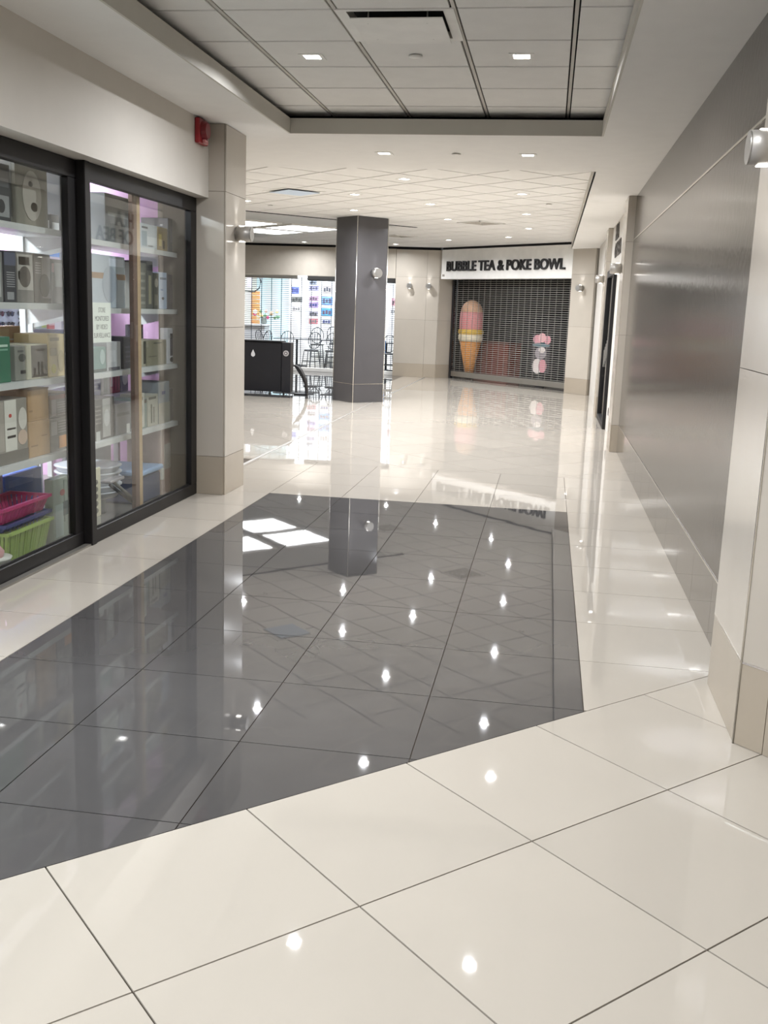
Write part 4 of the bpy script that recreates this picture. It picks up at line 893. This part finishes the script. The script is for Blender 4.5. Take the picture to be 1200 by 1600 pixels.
# right pane, second shelf
z = 1.456
product('fan_box', 'wide pale blue grey box with a round fan picture', 'box', 6.30, 6.83, z, 1.80, (178, 186, 194), [('O', .3, .75, .1, .8, (160, 168, 178)), ('F', 0, 1, .55, .66, (150, 116, 84)), ('F', .5, .95, .8, .95, (214, 220, 230))])
product('bottle_box', 'grey bottle box, first of three tall ones on the shelf', 'box', 7.08, 7.21, z, 1.78, (128, 126, 118), lines('F', .2, .8, .1, .9, 5, (160, 158, 146)))
product('bottle_box', 'grey bottle box, middle of three tall ones on the shelf', 'box', 7.215, 7.34, z, 1.80, (108, 106, 102), [('F', .3, .7, .1, .7, (170, 164, 140)), ('F', .1, .9, .8, .92, (66, 64, 66))])
product('bottle_box', 'grey bottle box, last of three tall ones on the shelf', 'box', 7.345, 7.455, z, 1.72, (96, 94, 86), [('O', .2, .8, .6, .85, (170, 164, 150)), ('F', .2, .8, .1, .4, (130, 126, 112))])
product('white_box', 'slim pale blue box after the tall bottle boxes', 'box', 7.46, 7.62, z, 1.73, (192, 206, 228), [('F', .1, .9, .8, .86, (120, 130, 150)), ('O', .3, .6, .25, .33, (70, 74, 84)), ('F', .2, .5, .5, .55, (140, 160, 200))])
product('dark_box', 'dark mauve box at the end of right second shelf', 'box', 7.64, 7.9, z, 1.72, (88, 80, 84), [('F', .2, .7, .2, .7, (110, 100, 104))])
# right pane, third shelf
z = 1.036
product('teal_box', 'greenish box low behind the white surveillance notice', 'box', 6.24, 6.5, z, 1.2, (130, 158, 152), [('O', .6, .9, .3, .9, (180, 200, 196)), ('F', .0, 1, .0, .12, (70, 84, 82))])
product('tissue_box', 'pale box with a bag standing beside the greenish box', 'box', 6.51, 6.74, z, 1.23, (190, 190, 192), [('F', .1, .9, .0, .12, (84, 84, 92)), ('F', .2, .6, .3, .7, (206, 206, 208))])
product('black_box', 'black box beside the post on right third shelf', 'box', 6.78, 6.94, z, 1.26, (46, 42, 52), lines('F', .2, .8, .2, .8, 4, (74, 70, 84)))
product('white_box', 'narrow cream box right of the post on third shelf', 'box', 7.07, 7.19, z, 1.23, (178, 172, 154), [('F', .6, .95, .1, .95, (70, 68, 60))])
product('kraft_box', 'grey kraft box with thin dark strokes on third shelf', 'box', 7.2, 7.6, z, 1.225, (150, 144, 124), [('F', .35, .75, .86, .9, (80, 76, 66)), ('F', .1, .5, .35, .38, (110, 104, 90))])
product('flashlight_pack', 'white and black blister pack at right of third shelf', 'pack', 7.62, 7.79, z, 1.31, (214, 214, 218), [('F', .35, .8, .22, .85, (56, 56, 74)), ('O', .3, .8, .04, .18, K_), ('F', .1, .6, .72, .8, (196, 196, 200))], .06)
product('red_black_pack', 'black pack with red top behind the blister pack', 'pack', 7.5, 7.72, z, 1.33, (44, 38, 48), [('F', .1, .9, .9, .98, (150, 40, 60))], .06, -3.17)
# right pane, fourth shelf
z = .581
product('mirror_box', 'dark box with a round mirror card in front', 'box', 6.28, 6.62, z, .86, (94, 90, 88), [('F', .42, .78, .05, .98, (176, 174, 170)), ('O', .48, .74, .3, .72, (206, 206, 204)), ('F', .12, .3, .0, .22, (200, 200, 196))] + lines('F', .1, .35, .4, .9, 5, (130, 126, 122)))
product('grey_box', 'flat grey box right of the mirror card box', 'box', 6.63, 6.9, z, .8, (134, 130, 132), [('F', .1, .9, .6, .7, (112, 106, 108)), ('F', .7, .9, .0, .3, (206, 204, 200))])
product('tag_card', 'white oval tag card hanging at the post', 'card', 6.93, 7.08, z+.02, .85, (200, 196, 184), [('O', .2, .8, .3, .7, (170, 172, 164)), ('F', .2, .8, .8, .9, (160, 150, 140))], .02, -2.905)
product('green_box', 'grey green box between the tag card and white box', 'box', 7.07, 7.2, z, .8, (140, 152, 144), [('F', .1, .9, .85, .97, (90, 76, 66))])
product('white_box', 'white box with thin plant picture on right lower shelf', 'box', 7.21, 7.42, z, .82, (188, 184, 170), [('F', .3, .4, .1, .7, (110, 110, 96)), ('F', .1, .8, .85, .93, (110, 106, 98)), ('F', .55, .62, .1, .6, (120, 116, 104))])
product('grey_box', 'blue grey box near the end of right lower shelf', 'box', 7.43, 7.66, z, .9, (150, 156, 160), [('F', .3, .6, .7, .78, (76, 82, 130)), ('F', .0, 1, .0, .5, (168, 164, 150))])
product('grey_box', 'brown grey box at the end of right lower shelf', 'box', 7.67, 7.9, z, .84, (112, 104, 98), lines('F', .2, .8, .3, .8, 4, (130, 124, 118)))
# magazines and packs on a low rear tray
t = empty('display_tray', (-3.45, 7.15, 0), 'white tray stand holding magazines behind lower shelf', 'tray')
box('tray', -3.62, -3.34, 6.75, 7.95, .76, .785, pmat((214, 214, 226)), t, .003); box('leg', -3.5, -3.46, 7.05, 7.09, 0, .76, M_SHELF, t); box('leg', -3.5, -3.46, 7.86, 7.9, 0, .76, M_SHELF, t)
soft('magazine', 'lilac pad leaning on the white tray', 'magazine', 7.10, 7.38, .786, .98, (190, 190, 220), -3.38, .05, lines('F', .1, .9, .2, .8, 4, (220, 220, 238)))
soft('magazine', 'white magazines leaning beside the lilac pad', 'magazine', 7.38, 7.55, .786, .99, (224, 224, 220), -3.38, .05, [('F', .3, .7, .1, .9, (200, 206, 196))])
soft('pink_pack', 'hot pink packs on the white tray', 'pack', 7.56, 7.74, .786, .97, (200, 76, 112), -3.38, .06, [('F', .3, .45, .1, .9, (150, 44, 84)), ('F', .6, .75, .1, .9, (150, 44, 84)), ('F', .0, .2, .3, .8, (232, 200, 210))])
soft('navy_pack', 'navy and white pack at the end of white tray', 'pack', 7.75, 7.9, .786, .96, (60, 66, 120), -3.38, .06, [('O', .2, .9, .3, .9, (200, 200, 214))])
# right pane, floor level
t = empty('basin_stack', (-3.2, 6.75, 0), 'stack of round white plastic basins on the shop floor', 'basin')
for k in range(5): lathe('basin', [(.17, .12+.045*k), (.2, .125+.045*k), (.225, .16+.045*k), (.235, .165+.045*k), (.235, .172+.045*k), (.2, .172+.045*k)], (-3.2, 6.75, 0), pmat((204, 206, 212)), t)
cyl('riser', (-3.2, 6.75, 0), (-3.2, 6.75, .125), .12, pmat((120, 124, 130)), t)
t = empty('step_stool', (-3.57, 6.75, 0), 'white plastic stool standing behind the basin stack', 'stool')
box('seat', -3.72, -3.46, 6.55, 7.0, .44, .475, pmat((208, 210, 216)), t, .012)
for a, b in ((-3.7, 6.57), (-3.7, 6.95), (-3.5, 6.57), (-3.5, 6.95)): box('leg', a, a+.03, b, b+.03, 0, .44, pmat((196, 198, 206)), t)
t = empty('storage_bin', (-3.1, 7.3, 0), 'blue grey storage bin with a pale blue lid', 'bin')
box('bin', -3.3, -2.95, 7.10, 7.5, 0, .22, pmat((74, 84, 116)), t, .02); box('lid', -3.32, -2.93, 7.08, 7.52, .22, .262, pmat((160, 188, 224)), t, .012); box('clip', -2.94, -2.92, 7.46, 7.5, .14, .23, pmat((206, 206, 196)), t, .004)
t = empty('power_strip_pack', (-2.9, 6.2, .09), 'cream power strip card with five dark ovals by the frame', 'pack')
box('card', -2.9, -2.885, 6.12, 6.27, .09, .42, pmat((206, 198, 170)), t, .006)
for k in range(5):
    bm = bmesh.new(); bmesh.ops.create_uvsphere(bm, u_segments=12, v_segments=6, radius=1, matrix=Matrix.Translation((-2.884, 6.195, .135+.048*k)) @ Matrix.Diagonal((.004, .03, .018, 1))); from_bm('socket', bm, pmat((110, 104, 92)), t)
box('stand', -2.91, -2.88, 6.14, 6.25, 0, .09, pmat((180, 176, 160)), t)
t = empty('ironing_board', (-3.0, 6.6, 0), 'folded dark metal ironing stand leaning on the basins', 'ironing board')
tube('leg', [(-2.86, 6.95, .01), (-2.89, 6.45, .3)], .012, M_SATIN, t); tube('leg', [(-2.84, 6.88, .01), (-2.87, 6.38, .28)], .012, M_BLACKM, t); box('board', -2.93, -2.86, 6.36, 6.6, .29, .31, pmat((150, 146, 150)), t, .004)
t = empty('tall_carton', (-3.1, 7.7, 0), 'tall pale carton standing right of the storage bin', 'carton'); box('carton', -3.25, -2.96, 7.55, 7.85, 0, .53, pmat((186, 160, 150)), t, .004); box('print', -2.961, -2.958, 7.6, 7.8, .2, .4, pmat((200, 192, 184)), t)
t = empty('white_carton', (-3.4, 7.3, .0), 'white carton with dotted print behind the storage bin', 'carton'); box('carton', -3.6, -3.36, 7.15, 7.5, 0, .56, pmat((202, 200, 190)), t, .004); box('print', -3.361, -3.358, 7.2, 7.45, .46, .49, pmat((110, 108, 104)), t)
# notice on the glass and a hanging board at the back
t = empty('notice_sheet', (-2.772, 6.085, 1.24), 'white notice STORE MONITORED BY VIDEO SURVEILLANCE on the glass', 'notice')
box('sheet', -2.7715, -2.7705, 5.95, 6.215, 1.245, 1.49, mat('notice_paper', (226, 230, 220), .6), t)
def noteT(y, z_): return Matrix.Translation((-2.7703, y, z_)) @ Matrix(((0, 0, 1, 0), (1, 0, 0, 0), (0, 1, 0, 0), (0, 0, 0, 1)))
for k, (s_, wd) in enumerate((('STORE', .10), ('MONITORED', .2), ('BY VIDEO', .16), ('SURVEILLANCE', .24))):
    letters(s_, .05, .0003, noteT(6.083-wd/2, 1.43-.052*k), mat('notice_ink', (90, 92, 88), .6), t, fit=(wd, .03))
t = empty('hanging_board', (-3.6, 7.6, 1.95), 'pale lavender board hanging behind the right pane top', 'board'); box('board', -3.72, -3.70, 6.9, 7.9, 2.0, 2.6, pmat((206, 196, 222)), t); box('hanger', -3.715, -3.705, 7.0, 7.03, 2.6, 2.76, M_SHELF, t); box('hanger', -3.715, -3.705, 7.8, 7.83, 2.6, 2.76, M_SHELF, t)
t = empty('reflection_post', (-2.815, 6.72, 0), 'tan post added for a reflection in the sliding pane', 'post')  # post added in place of a tan streak reflected in the glass
box('post', -2.832, -2.80, 6.655, 6.725, 0, 2.76, mat('post_brown', (104, 76, 62), .6, var=.15, scale=10), t, .003); box('reflection_strip', -2.83, -2.802, 6.727, 6.785, 0, 2.76, mat('post_tan', (190, 160, 122), .6, var=.1, scale=10), t, .003)
